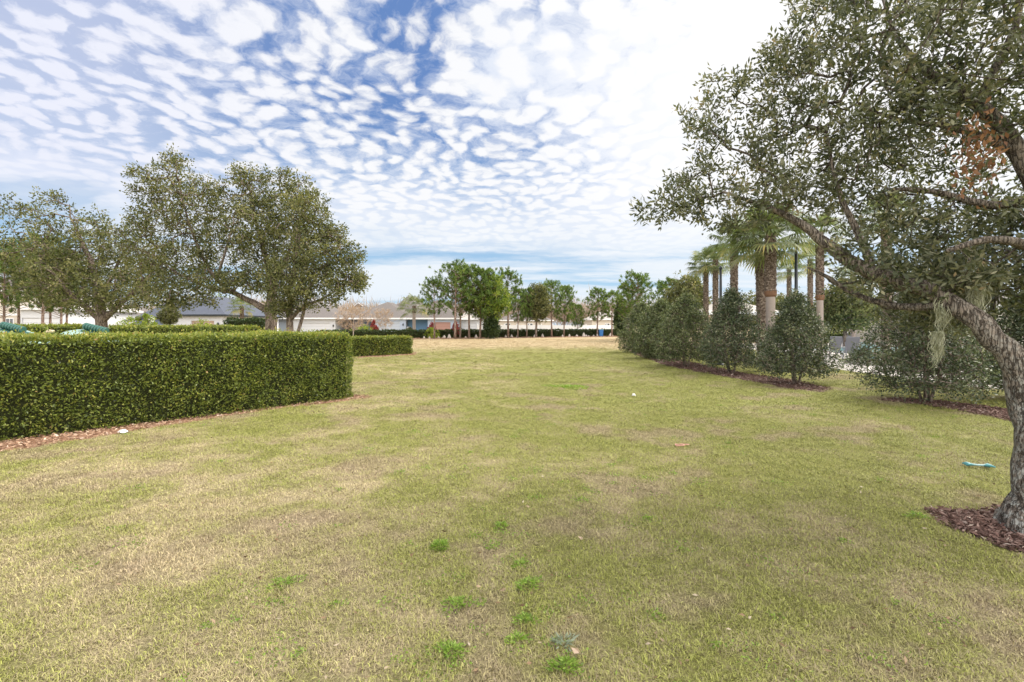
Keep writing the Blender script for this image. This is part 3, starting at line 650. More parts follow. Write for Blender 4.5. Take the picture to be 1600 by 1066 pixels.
tree('oak_tree', 'tall oak with thick grey trunk behind the hedge, leaning limb to the left', 'tree', bB,
     [[(bB[0], bB[1], -.05, .34), (bB[0], bB[1], .8, .27)] + LP((423, 490, dB, .24), (424, 470, dB, .21), (425, 440, dB, .16), (415, 400, 22.3, .12), (400, 350, 22.5, .07), (392, 300, 22.5, .03)),
      LP((422, 487, dB, .17), (395, 472, dB, .13), (365, 458, dB, .11), (338, 440, 22.2, .09), (315, 400, 22.3, .06), (295, 350, 22.4, .05), (280, 290, 22.4, .025)),
      LP((365, 458, dB, .09), (325, 450, 22.5, .07), (280, 430, 23, .05), (240, 400, 23, .025)),
      LP((338, 440, 22.2, .07), (350, 400, 21.5, .05), (365, 350, 21.5, .03)),
      LP((425, 440, dB, .1), (450, 400, 22.5, .07), (465, 350, 22.5, .04))],
     [LBp(275, 290, 22.4, 42, 36), LBp(235, 300, 22.4, 34, 20), LBp(310, 335, 22.4, 48, 40), LBp(245, 345, 22.5, 45, 28), LBp(240, 400, 23, 45, 34), LBp(290, 410, 22.5, 50, 40),
      LBp(270, 455, 22.5, 55, 22), LBp(345, 385, 22, 35, 30), LBp(385, 310, 22.5, 36, 38), LBp(395, 360, 21.5, 45, 45), LBp(440, 330, 22.5, 42, 46), LBp(400, 430, 21.5, 45, 28), LBp(270, 252, 22.4, 14, 14), LBp(215, 270, 22.3, 16, 8), LBp(375, 275, 22.4, 10, 14), LBp(445, 280, 22.4, 10, 16), LBp(400, 275, 22.5, 25, 12),
      LBp(440, 390, 22.8, 60, 50), LBp(470, 300, 22.5, 18, 24), LBp(340, 300, 22.6, 18, 16), LBp(330, 440, 21.6, 45, 20), LBp(370, 440, 21.4, 35, 22), LBp(300, 470, 22.5, 40, 12)],
     2500, 16, 0.31, 0.125, 0.066, M_oakfar, M_bark2, 42, step=0.32, shell=.3, rtip=.008, attach_from=.3)
dC = 21.0; bC = (*P(453, 510, dC)[:2], 0)
tree('oak_tree', 'many stemmed oak just right of the thick grey trunk, crown reaching right', 'tree', bC,
     [[(bC[0], bC[1], -.05, .20), (bC[0], bC[1], .8, .16)] + LP((453, 492, dC, .14), (452, 465, dC, .11), (460, 420, dC, .08), (468, 370, dC, .05)),
      [(bC[0] + .15, bC[1], -.05, .09), (bC[0] + .2, bC[1], .9, .075)] + LP((475, 490, dC, .07), (478, 462, dC, .06), (500, 420, dC, .04), (535, 390, dC, .02)),
      LP((453, 500, dC, .09), (472, 478, 20.8, .07), (505, 468, 20.8, .05), (545, 440, 20.8, .025)),
      LP((453, 495, dC, .07), (440, 480, 20.8, .05), (430, 455, 20.5, .03))],
     [LBp(480, 330, 21, 36, 32), LBp(490, 390, 21, 45, 42), LBp(545, 400, 21, 22, 18), LBp(520, 365, 21.2, 20, 14), LBp(530, 430, 21, 36, 28), LBp(450, 440, 20.5, 45, 36), LBp(490, 455, 20.6, 52, 26), LBp(560, 440, 21, 14, 12), LBp(440, 480, 20.6, 26, 14)],
     1300, 16, 0.28, 0.12, 0.062, M_oakfar, M_bark2, 43, step=0.3, shell=.3, rtip=.007, attach_from=.3)
moss('grey beard of moss hanging between the two hedge side oak trunks', 446, 455, 490, 20.5, .14, 90, 4)

# ------------------------------------------------------------------ dark shrubs at right
def shrub(name, label, base, w_, h, n, ln, wd, m_leaf, seed, group=None, cat='shrub', low=0.12, stems=3, cone=0.35, per=14, bark=M_bark2, trunk_r=.05):
    g = np.random.default_rng(seed); bx, by = base
    root = empty(name, (bx, by, 0)); tag(root, label, cat, group)
    # targets in a cone-ish egg
    m = int(n / per); z = g.uniform(low, 1, m) ; a = g.uniform(0, 2 * pi, m)
    env = np.sin(np.clip((z - low * .3) / (1 - low * .3), 0, 1) ** 0.62 * pi) ** .6 * (1 - cone * z)
    r = env * np.sqrt(g.uniform(.12, 1, m)) * np.where(g.random(m) < .12, 1.18, 1.0) * w_ / 2 * 1.1 * (1 + .16 * np.sin(a * 3 + seed) + .1 * np.sin(a * 5 + z * 9))
    T = np.column_stack([np.cos(a) * r, np.sin(a) * r, z * h * (1 + .04 * g.normal(size=m))])
    limbs_ = []
    for i in range(stems):
        aa = i * 2 * pi / stems + seed; rr = trunk_r * (1 if i == 0 else .6)
        limbs_.append([(cos(aa) * .06, sin(aa) * .06, -.02, rr * 1.2), (cos(aa) * .1 * w_, sin(aa) * .1 * w_, h * .3, rr * .8), (cos(aa) * .13 * w_, sin(aa) * .13 * w_, h * .6, rr * .5), (cos(aa) * .08 * w_, sin(aa) * .08 * w_, h * .88, rr * .2)])
    mb, tp, td = grow(limbs_, T, max(.12, h * .07), g, .004 * max(1, ln / .06), attach_from=.12)
    mb.build('stem', bark, root, smooth=True)
    V, F, rn = leafy(tp, td, per, w_ * .085, ln, wd, g)
    V[:, 2] = np.maximum(V[:, 2], .02)
    fast('foliage', V, F, m_leaf, root, rn)
    return root
GS = 'row of dark evergreen shrubs on the right'
shrub('evergreen_shrub', 'dark evergreen shrub nearest the camera, wide, behind the hanging moss', G(1447, 629), 2.45, 2.6, 25000, .055, .032, M_holly, 51, GS, stems=4, cone=.45, low=.10)
shrub('evergreen_shrub', 'evergreen shrub at the near end of the long mulch strip, left of the lounge chairs', G(1244, 600), 1.95, 2.45, 20000, .060, .036, M_holly, 52, GS)
shrub('evergreen_shrub', 'evergreen shrub with two stems standing right of the lowest black lamp post', G(1143, 584), 2.15, 2.75, 18000, .068, .040, M_holly, 53, GS, stems=2)
shrub('evergreen_shrub', 'rounded evergreen shrub just left of the black lamp post on the left', G(1072, 573), 2.35, 2.75, 18000, .075, .044, M_hollyl, 54, GS, cone=.15)
shrub('evergreen_shrub', 'evergreen shrub second from the far end of the mulch strip', (7.55, 24.0), 2.5, 2.75, 17000, .10, .055, M_hollyl, 55, GS, cone=.12, low=.05)
shrub('evergreen_shrub', 'evergreen shrub at the far left end of the shrub row', (8.15, 29.5), 2.5, 2.9, 15000, .12, .06, M_hollyl, 56, GS, cone=.12, low=.04)
shrub('evergreen_shrub', 'evergreen shrub at the right edge behind the fork of the near oak', (11.4, 10.5), 1.9, 2.3, 20000, .06, .036, M_holly, 57, GS)
shrub('evergreen_shrub', 'dark evergreen shrub seen between the moss and the thick limb', (12.0, 13.2), 1.9, 2.9, 17000, .065, .04, M_holly, 58, GS)

# ------------------------------------------------------------------ pines
def pine_proto(h, w_, seed, bare, dens, m_leaf, name='pine_tree', tr=.16, upturn=.55):
    g = np.random.default_rng(seed); root = empty(name, (0, 0, 0)); mb = MB()
    lean = g.normal(size=2) * .15
    tp = [(lean[0] * f, lean[1] * f, h * f - (.05 if f == 0 else 0)) for f in (0, .2, .4, .6, .8, .97)]
    mb.tube(tp, [tr * 1.25, tr, tr * .85, tr * .62, tr * .36, tr * .1], 8)
    tips, td = [], []
    nb = int(dens)
    for i in range(nb):
        f = bare + (1 - bare) * ((i + g.random()) / nb); a = i * 2.4 + g.normal() * .4
        env = math.sin(min(1, (f - bare) / (1 - bare) * .85 + .15) * pi) ** .7
        L = w_ / 2 * (.35 + .75 * env) * g.uniform(.6, 1.1)
        s_ = np.array([lean[0] * f, lean[1] * f, h * f * .97]); o = np.array([cos(a), sin(a), 0])
        pts = [s_, s_ + o * L * .4 + (0, 0, L * .12), s_ + o * L * .8 + (0, 0, L * .3 * upturn * 1.6), s_ + o * L + (0, 0, L * upturn)]
        mb.tube(pts, [tr * .22, tr * .16, tr * .1, tr * .05], 4, caps=False)
        for k in range(4):
            q = g.uniform(.45, 1.0); base = s_ + o * L * q + np.array([0, 0, L * (.1 + upturn * q * q * .9)])
            sd = np.array([g.normal() * .3, g.normal() * .3, g.uniform(0, .35)]) * L * .35
            tips.append(base + sd); td.append(unit(o * .5 + np.array([g.normal() * .4, g.normal() * .4, .7])))
    for k in range(6): tips.append(np.array([lean[0] + g.normal() * .2, lean[1] + g.normal() * .2, h * g.uniform(.92, 1.0)])); td.append(np.array([g.normal() * .2, g.normal() * .2, 1.]))
    mb.build('trunk', M_pbark, root, smooth=True)
    T = np.array(tips); D = np.array(td); per = 26; n = len(T) * per
    dd = unit(np.repeat(D, per, 0) * .8 + g.normal(size=(n, 3)) * .65); c = np.repeat(T, per, 0) + np.repeat(D, per, 0) * g.uniform(-.1, .28, (n, 1))
    V, F = leaves(c, dd, .42 * g.uniform(.6, 1.2, n), .075, seed)
    rn = np.clip(np.repeat(g.normal(.45, .15, len(T)), per) + g.normal(size=n) * .15, 0, 1)
    fast('crown', V, F, m_leaf, root, rn)
    root['h'] = 1.0; del root['h']
    return root
PR = [pine_proto(10, 5.6, 61, .36, 58, M_pine), pine_proto(10, 5.2, 62, .28, 76, M_pine), pine_proto(10, 6.2, 63, .26, 110, M_pine, upturn=.35)]
used = [False] * 3
def place(proto_list, used_, i, x, y, h, rz, label, cat, group, h0=10.0, sx=1.0):
    o = proto_list[i] if not used_[i] else copy_tree(proto_list[i]); used_[i] = True
    o.location = (x, y, 0); o.rotation_euler = (0, 0, rz); s_ = h / h0; o.scale = (s_ * sx, s_ * sx, s_)
    return tag(o, label, cat, group)
GP = 'pines in a row before the far hedge'
PN = [(679, 438, 61, 0, 'small pine with open crown at the left end of the far tree row', .9), (711, 413, 61, 0, 'tallest pale trunked pine of the far row, second from its left end', 1.0),
      (719, 424, 63, 1, 'pine crowding the tallest pine on its right side', .8), (733, 416, 63.5, 0, 'dark topped pine left of the yellow green tree, thin trunk', .9),
      (750, 420, 63, 2, 'thick trunked pine right before the bright yellow green tree', .95), (794, 424, 66.5, 0, 'tall sparse pine right of the yellow green tree', .9),
      (809, 452, 67.5, 1, 'short thin pine between the sparse pine and the olive trees', .7), (823, 452, 68.5, 1, 'slim dark pine at the left of the greyish round tree', .8),
      (862, 440, 71.5, 0, 'pine with upright tips right of the greyish round tree', .9), (881, 447, 73.5, 2, 'full pine second from the right end of the main far row', .8),
      (903, 476, 78, 2, 'low bushy pine at the right end of the main far row', .9), (933, 452, 77, 1, 'pine standing at the blue bin near the white fence', 1.0), (956, 456, 76, 0, 'flat topped pine with open limbs left of the dark cypress', 1.1)]
for k, (px, ty, d, pi_, lab, sx) in enumerate(PN):
    x, y, z = P(px, ty, d); place(PR, used, pi_, x, y, z * .98, k * 1.3, lab, 'pine', GP, sx=sx)
for (px, ty, d, i, lab) in [(998, 430, 52, 0, 'dark pine with sunlit patch rising over the left end of the shrub row'), (984, 445, 54, 1, 'narrow pine just left of the one rising over the shrubs'), (1043, 440, 50, 1, 'pine top showing between the dark oak and the sunlit pine')]:
    x, y, z = P(px, ty, d); place(PR, used, i, x, y, z, i * 2.1 + px, lab, 'pine', 'pines behind the shrub row', sx=1.0)
for (px, ty, d, i, lab) in [(6, 395, 44, 1, 'leftmost pine trunk at the left edge of the picture'), (29, 385, 46, 0, 'thin pine in front of the cream two storey house'), (66, 375, 44, 1, 'thick pine before the white garage at far left'),
                            (79, 400, 47, 0, 'pine just right of the thick one at far left'), (95, 395, 45, 1, 'pine at the right corner of the far left white garage'), (104, 405, 48, 0, 'rightmost pine of the far left group, beside the spreading oak')]:
    x, y, z = P(px, ty, d); place(PR, used, i, x, y, z, px * .7, lab, 'pine', 'pines at the far left', sx=.75)

def roundtree(name, label, px, ty, by, d, wpx, m_leaf, seed, base_frac=.32, n=700, per=14, ln=.3, group=None, m_bark=M_bark2, cat='tree', tr=.14, spread=.45):
    x, y, zt = P(px, ty, d); wdt = wpx / FPX * d; zb = zt * base_frac
    cz = (zt + zb) / 2; rz_ = (zt - zb) / 2; r = wdt / 2
    return tree(name, label, cat, (x, y, 0), [[(x, y, -.05, tr * 1.2), (x, y, zb, tr), (x + .1, y, cz, tr * .6), (x, y, zt * .88, tr * .2)], [(x, y, zb, tr * .5), (x - r * .4, y, cz, tr * .4), (x - r * .5, y, cz + rz_ * .4, tr * .15)], [(x, y, zb, tr * .5), (x + r * .4, y + .2, cz, tr * .4), (x + r * .5, y, cz + rz_ * .3, tr * .15)]],
                [((x, y, cz), (r * .8, r * .8, rz_), 1.0), ((x - r * .45, y, cz - rz_ * .15), (r * .55, r * .5, rz_ * .6), .5), ((x + r * .45, y, cz - rz_ * .1), (r * .55, r * .5, rz_ * .65), .5), ((x, y - r * .3, cz - rz_ * .3), (r * .9, r * .6, rz_ * .55), .5), ((x + r * .2, y, cz + rz_ * .5), (r * .4, r * .4, rz_ * .5), .3)],
                n, per, spread, ln, ln * .5, m_leaf, m_bark, seed, step=.5, shell=.4, group=group, rtip=.012, attach_from=.3)
roundtree('broadleaf_tree', 'bright yellow green round tree in the middle of the far row', 766, 431, 526, 64, 62, M_yg, 71, .26)
roundtree('broadleaf_tree', 'greyish olive round tree in the far row between two pines', 838, 443, 526, 69.5, 44, M_oakfar, 72, .28)
roundtree('broadleaf_tree', 'low dark evergreen shrub tree at the foot of the yellow green tree', 768, 492, 528, 62.5, 22, M_hedge2, 73, .02, n=260, tr=.06)
roundtree('broadleaf_tree', 'dark oak crown above the middle of the shrub row', 1072, 432, 500, 42, 66, M_oakfar, 74, .3, n=900, ln=.24)
roundtree('broadleaf_tree', 'dark tree behind the short bare palm trunk right of the tall lamp post', 1320, 438, 500, 38, 90, M_oakfar, 75, .22, n=1100, ln=.22)
roundtree('broadleaf_tree', 'dim green tree behind the white house beside the pool', 1410, 455, 500, 66, 110, M_oakfar, 76, .2, n=800)
roundtree('broadleaf_tree', 'low green tree behind the tall palms beyond the pavilion', 1190, 455, 500, 62, 120, M_oakfar, 79, .15, n=900)
roundtree('cypress', 'narrow dark cypress at the left end of the shrub row', 969, 470, 524, 60, 15, M_hedge2, 77, .03, n=320, cat='tree', tr=.08, spread=.3)
roundtree('topiary_tree', 'small round tree with pale trunk in front of the dark roofed house', 265, 477, 512, 40, 29, M_oakfar, 78, .52, n=420, per=16, ln=.13, m_bark=M_palmsmooth, tr=.06, spread=.18)
roundtree('broadleaf_tree', 'yellow green tree behind the dark roofed house', 345, 464, 500, 75, 46, M_lime, 80, .3, n=260)

def barebush(name, label, px, ty, d, wpx, seed, tr=.07):
    g = np.random.default_rng(seed); x, y, zt = P(px, ty, d); r = wpx / FPX * d / 2
    root = empty(name, (x, y, 0)); tag(root, label, 'tree', 'leafless ornamental trees')
    lb = [((0, 0, zt * .62), (r, r * .8, zt * .36), 1)]
    T = lobes_pts(lb, 260, g, .3)
    mb, tp, td = grow([[(0, 0, -.03, tr), (0, 0, zt * .3, tr * .8), (0, 0, zt * .6, tr * .4)], [(0, 0, zt * .25, tr * .5), (r * .4, 0, zt * .6, tr * .3)], [(0, 0, zt * .25, tr * .5), (-r * .4, 0, zt * .6, tr * .3)]], T, .35, g, .010, attach_from=.4)
    mb.build('trunk', M_palmsmooth, root)
    n = len(tp) * 9; dd = unit(np.repeat(unit(tp - (0, 0, zt * .2)), 9, 0) + g.normal(size=(n, 3)) * .5)
    V, F = leaves(np.repeat(tp, 9, 0), dd, .55 * g.uniform(.5, 1.1, n), .022, seed)
    fast('twigs', V, F, M_twigtan, root, g.random(n)); return root
barebush('crape_myrtle', 'bare pinkish tan tree in front of the long pale house, near the hedge end', 552, 474, 57, 52, 81)
barebush('crape_myrtle', 'smaller bare tan tree before the pale blue garage', 597, 482, 70, 36, 82, .05)
for (px, py, w_, h, d, lab, seed, m_) in [(584, 504, 1.0, 2.4, 68, 'tall narrow red leaved plant beside the pale blue garage', 91, M_red), (588, 512, 1.1, 1.5, 66, 'short red leaved plant in front of the pale blue garage', 92, M_red),
                                     (675, 508, 1.4, 2.0, 66, 'orange red plant at the left of the brick pink garage door', 93, M_red), (674, 513, 2.2, 1.3, 65, 'low yellow green shrub below the orange red plant', 94, M_lime),
                                     (316, 505, 3.2, 2.0, 42, 'yellow green shrub in front of the tan garage door', 95, M_lime), (230, 498, 2.4, 2.7, 44, 'yellow green shrub beside the slate blue entry', 96, M_lime),
                                     (570, 511, 4.2, 1.6, 66, 'bright green low shrub left of the pale blue garage', 97, M_lime), (1306, 512, 2.0, 2.1, 50, 'bright lime plant behind the pool beside the white garage', 98, M_lime),
                                     (203, 500, 2.6, 2.4, 43, 'pale green shrub left of the slate blue entry', 99, M_lime), (712, 508, 1.2, 2.2, 67, 'dull red plant between the blue house and the white house', 100, M_red),
                                     (640, 515, 2.8, 1.3, 66, 'pale olive low shrub under the small palm', 101, M_oakfar)]:
    x, y, _ = P(px, py, d); shrub('garden_shrub', lab, (x, y), w_, h, 1800, .16, .09, m_, seed, 'garden shrubs in front of the houses', low=.03, cone=.1)
for k, (x, y, w_, lab) in enumerate([(15.6, 20.2, 2.6, 'low dark green grassy plant on the pool deck, left of the nearest dark shrub'), (17.6, 20.6, 2.8, 'low strappy plant on the pool deck, half hidden by the nearest dark shrub')]):
    shrub('bedding_plant', lab, (x, y), w_, .55, 2600, .16, .03, M_holly, 111 + k, 'low plants on the pool deck', low=.02, cone=.1, trunk_r=.015, cat='plant')

# ------------------------------------------------------------------ palms
def palm(label, px, ty_crown, d, tr, seed, smooth_to=None, boots=False, nf=34, fl=1.25, m=M_frond, lean=0.0, group='tall palms by the pool', droop=1.0):
    g = np.random.default_rng(seed); x, y, z = P(px, ty_crown, d); root = empty('palm_tree', (x, y, 0)); tag(root, label, 'palm', group)
    n = 46; v = [(lean * (i / n) ** 2, 0, z * i / n - (.03 if i == 0 else 0)) for i in range(n + 1)]
    zs = smooth_to if smooth_to else 0.0
    low = [i for i in range(n + 1) if v[i][2] <= zs]; hi = [i for i in range(n + 1) if v[i][2] >= zs - z / n]
    if len(low) > 2:
        mb = MB(); mb.tube([v[i] for i in low], [tr * .78 * (1.15 - .15 * i / n) for i in low], 14); mb.build('smooth_trunk', M_palmsmooth, root, smooth=True)
    mb = MB(); mb.tube([v[i] for i in hi], [tr * (1.0 + (.09 if i % 2 else -.03)) * (1 if i < n - 3 else .85) for i in hi], 14)
    for i in hi[:-1]:                                       # leaf base stubs in a criss-cross
        for j in range(7):
            a = 2 * pi * (j + .5 * (i % 2)) / 7 + i * .13; c = np.array(v[i]); o = np.array([cos(a), sin(a), 0]); s_ = np.array([-sin(a), cos(a), 0]) * tr * .26
            b0 = c + o * tr * .92; t0 = c + o * tr * 1.22 + np.array([0, 0, z / n * 1.1])
            mb.add([b0 - s_, b0 + s_, t0 + s_ * .45, t0 - s_ * .45, b0 - s_ + o * tr * .04 + np.array([0, 0, z / n * .9])], [(0, 1, 2, 3)])
    mb.build('trunk', M_palmbark, root)
    if boots:
        mb = MB(); mb.lathe([(tr * .8, zs - .16), (tr * 1.1, zs - .08), (tr * 1.15, zs + .05), (tr * .95, zs + .14)], 12); mb.build('boot_collar', M_palmboot, root)
    V = []; F = []; rn = []
    for k in range(nf):
        a = k * 2.399 + g.normal() * .2; el = R(80) - (k / nf) ** .85 * R(116) + g.normal() * .1; o = np.array([cos(a), sin(a), 0]); up = np.array([0, 0, 1.])
        dr = o * cos(el) + up * sin(el); b = np.array([v[-1][0], 0, z - .1]) + o * tr * .4
        L = fl * g.uniform(.6, .8); hub = b + dr * L + up * (-.10 * L * droop)
        sd = unit(np.cross(dr, up)); q = len(V); ww = .022
        V += [b - sd * ww, b + sd * ww, hub + sd * ww, hub - sd * ww]; F.append((q, q + 1, q + 2, q + 3)); rv = g.uniform(.1, .72) if k < nf * .88 else g.uniform(.6, .95); rn.append(rv)
        nrm = np.cross(sd, dr)
        for j in range(19):
            t = (j - 9) / 9 * 1.85; dj = dr * cos(t) + sd * sin(t); Lj = fl * (.72 - .12 * abs(t)) * g.uniform(.85, 1.1)
            wj = .026 * fl; pj = np.cross(dj, nrm)
            m1 = hub + dj * Lj * .55 + nrm * .02; tip = hub + dj * Lj * .95 + np.array([0, 0, -.30 * Lj * droop])
            q = len(V); V += [hub, m1 + pj * wj, tip, m1 - pj * wj]; F.append((q, q + 1, q + 2, q + 3)); rn.append(np.clip(rv + g.normal() * .12, 0, 1))
    fast('fronds', V, F, m, root, rn)
    return root
palm('shorter palm at the left end of the palm group, rough brown trunk', 1103, 412, 29, .15, 201, fl=1.0, smooth_to=1.9)
palm('palm second from left, right before the left lamp post', 1118, 405, 27, .155, 202, fl=1.0, smooth_to=1.9)
palm('taller palm third from left, standing just right of the left lamp post', 1147, 372, 22.5, .165, 203, fl=1.0)
palm('thickest palm, pale smooth lower trunk, between two dark shrubs', 1204, 366, 17.5, .185, 204, smooth_to=2.88, boots=True, fl=1.25, nf=44)
palm('brown trunked palm leaning close behind the thickest palm', 1190, 380, 19.5, .17, 205, fl=1.15, lean=-.1)
palm('palm right of the tall lamp post with short brown collar on its smooth trunk', 1281, 362, 22, .165, 206, smooth_to=3.0, boots=True, fl=.95)
palm('thin palm with brown collar behind the tall lamp post', 1266, 405, 30, .15, 207, smooth_to=3.0, boots=True, fl=.95)
palm('yellowing small palm just left of the tall lamp post', 1233, 420, 34, .15, 208, fl=.9)
palm('palm seen through the oak branches above the white garage', 1385, 335, 24, .22, 209, smooth_to=1.0)
palm('pale trunked palm behind the pool in front of the white garage', 1333, 430, 41, .20, 210, smooth_to=4.8, fl=1.3)
palm('short yellow green palm beside the pale blue garage wing', 378, 478, 52, .20, 211, fl=1.2, group='short palms in front of the houses', nf=26)
palm('drooping palm in front of the blue house between two garages', 647, 478, 66, .26, 212, smooth_to=3.6, fl=1.9, nf=18, group='short palms in front of the houses', droop=1.6)

# ------------------------------------------------------------------ lamp posts
def lamp_post(label, px, top_py, d, seed):
    x, y, z = P(px, top_py, d); root = empty('lamp_post', (x, y, 0)); tag(root, label, 'lamp post', 'black lamp posts around the pool')
    MB().lathe([(.17, 0), (.17, .05), (.12, .09), (.125, .55), (.10, .62), (.115, .66), (.07, .72)], 12).build('base', M_black, root)
    MB().lathe([(.066, .70), (.06, z * .5), (.05, z - .12)], 12).build('pole', M_black, root, smooth=True)
    MB().lathe([(.05, z - .14), (.075, z - .11), (.06, z - .06), (.03, z - .02), (.015, z)], 12).build('cap', M_black, root)
lamp_post('black lamp post at the left of the palms, between the third and fourth shrub', 1126, 416, 20, 1)
lamp_post('tall black lamp post right of the thickest palm', 1244, 376, 17.6, 2)
lamp_post('black lamp post seen through the leaves at the right edge', 1552, 385, 13.5, 3)

# ------------------------------------------------------------------ houses
def hip(mb, x0, x1, y0, y1, z, h, ov=.45):
    x0 -= ov; x1 += ov; y0 -= ov; y1 += ov; w_, dp = x1 - x0, y1 - y0
    if w_ >= dp: r = [(x0 + dp / 2, (y0 + y1) / 2, z + h), (x1 - dp / 2, (y0 + y1) / 2, z + h)]
    else: r = [((x0 + x1) / 2, y0 + w_ / 2, z + h), ((x0 + x1) / 2, y1 - w_ / 2, z + h)]
    v = [(x0, y0, z), (x1, y0, z), (x1, y1, z), (x0, y1, z)] + r
    if w_ >= dp: f = [(0, 1, 5, 4), (1, 2, 5), (2, 3, 4, 5), (3, 0, 4), (3, 2, 1, 0)]
    else: f = [(0, 1, 4), (1, 2, 5, 4), (2, 3, 5), (3, 0, 4, 5), (3, 2, 1, 0)]
    mb.add(v, f)
def fascia(x0, x1, y0, y1, z, ov=.45, t=.22):
    mb = MB(); o = ov + .04
    mb.box(x0 - o, x1 + o, y0 - o, y0 - o + .06, z - t, z + .02); mb.box(x0 - o, x0 - o + .06, y0 - o + .06, y1 + o, z - t, z + .02); mb.box(x1 + o - .06, x1 + o, y0 - o + .06, y1 + o, z - t, z + .02); return mb
def garage(root, x0, x1, y, h, m, trim=M_whitetrim):
    MB().box(x0, x1, y + .02, y + .07, 0, h).build('garage_door', m, root)
    t = MB(); t.box(x0 - .14, x0 - .003, y - .05, y + .03, 0, h + .14); t.box(x1 + .003, x1 + .14, y - .05, y + .03, 0, h + .14); t.box(x0, x1, y - .05, y + .03, h + .003, h + .14); t.build('door_trim', trim, root)
def wallbox(root, x0, x1, y0, y1, h, m, holes=(), label=None):
    """walls with door recess: front wall split round holes (a,b,htop)"""
    mb = MB(); th = .2; xs_ = x0
    for a, b, ht in sorted(holes):
        mb.box(xs_, a, y0, y0 + th, 0, h); mb.box(a, b, y0, y0 + th, ht, h); xs_ = b
    mb.box(xs_, x1, y0, y0 + th, 0, h)
    mb.box(x0, x0 + th, y0 + th, y1, 0, h); mb.box(x1 - th, x1, y0 + th, y1, 0, h); mb.box(x0 + th, x1 - th, y1 - th, y1, 0, h)
    o = mb.build('wall', m, root)
    if label: o['label'] = label
    return o
def lantern(root, x, y, z):
    mb = MB(); mb.box(x - .07, x + .07, y - .18, y - .04, z - .16, z + .14); mb.add([(x - .1, y - .21, z + .14), (x + .1, y - .21, z + .14), (x + .1, y - .01, z + .14), (x - .1, y - .01, z + .14), (x, y - .11, z + .26)], [(0, 1, 4), (1, 2, 4), (2, 3, 4), (3, 0, 4)])
    mb.box(x - .03, x + .03, y - .04, y - .005, z - .05, z + .05); mb.build('wall_lantern', M_black, root)
def window(root, x0, x1, y, z0, z1):
    f = MB(); t = .09
    f.box(x0 - t, x0, y - .06, y - .004, z0 - t, z1 + t); f.box(x1, x1 + t, y - .06, y - .004, z0 - t, z1 + t); f.box(x0, x1, y - .06, y - .004, z1, z1 + t); f.box(x0, x1, y - .06, y - .004, z0 - t, z0)
    f.box((x0 + x1) / 2 - .03, (x0 + x1) / 2 + .03, y - .05, y - .004, z0, z1)
    o = f.build('window', M_whitetrim, root); MB().box(x0, x1, y - .03, y - .008, z0, z1).build('pane', M_glass, o)
def X(px, d): return (px - 800) / FPX * d
def driveway(x0, x1, y, y2): pass
# 1 dark roofed white house
D_ = 60; h = empty('house', (0, 0, 0)); tag(h, 'white house with slate grey hip roof and tan garage door', 'house', 'single storey houses on the left')
a, b = X(255, D_), X(350, D_); wallbox(h, a, b, D_, D_ + 14, 3.1, M_white, [(X(299, D_), X(334.5, D_), 2.35)]); garage(h, X(299, D_), X(334.5, D_), D_ + .1, 2.35, M_doortan)
m_ = MB(); hip(m_, a, b, D_, D_ + 14, 3.12, 2.6); m_.build('roof', M_roofgrey, h); fascia(a, b, D_, D_ + 14, 3.12).build('fascia', M_black, h); lantern(h, X(341.5, D_), D_, 1.9)
a2, b2 = X(192, D_), X(250, D_); wallbox(h, a2, b2, D_ + 3, D_ + 16, 2.9, M_slate, [(X(212, D_ + 3), X(224, D_ + 3), 2.4)], 'slate blue wall'); MB().box(X(212, 63), X(224, 63), 63.12, 63.2, 0, 2.4).build('front_door', M_black, h)
m_ = MB(); hip(m_, a2, b2, D_ + 3, D_ + 16, 2.92, 2.3); m_.build('roof', M_roofgrey, h); fascia(a2, b2, D_ + 3, D_ + 16, 2.92).build('fascia', M_black, h)
MB().box(X(232, 61), X(238, 61), 61, 61.4, 0, 2.9).build('porch_column', M_whitetrim, h)
# 2 long pale house with white garage
D_ = 79; h = empty('house', (0, 0, 0)); tag(h, 'long white and blue grey house with white garage door behind the oak trunks', 'house', 'single storey houses on the left')
a, b = X(453, D_), X(524, D_); wallbox(h, a, b, D_, D_ + 9, 3.0, M_white, [(X(471, D_), X(515.5, D_), 2.2)]); garage(h, X(471, D_), X(515.5, D_), D_ + .1, 2.2, M_doorwhite); lantern(h, X(521, D_), D_, 1.7)
a3, b3 = X(352, D_), X(412, D_); wallbox(h, a3, b3, D_ + 2, D_ + 12, 3.0, M_paleblue, label='pale blue wall'); window(h, X(404, D_ + 2), X(409, D_ + 2), D_ + 2, .9, 2.1)
a4, b4 = X(413, D_), X(452, D_); wallbox(h, a4, b4, D_ + .6, D_ + 12, 3.0, M_bluegrey, label='blue grey wall')
m_ = MB(); hip(m_, a3, b, D_ + .8, D_ + 16, 3.05, 3.4, ov=1.4); m_.build('roof', M_roofbrown, h)
m_ = MB(); hip(m_, a3 - 2, a3 + 8, D_ + 6, D_ + 17, 3.3, 3.2, ov=.3); m_.build('roof', M_roofbrown, h)
fascia(a3, b, D_ + .8, D_ + 16, 3.05, ov=1.4, t=.2).build('fascia', M_whitetrim, h)
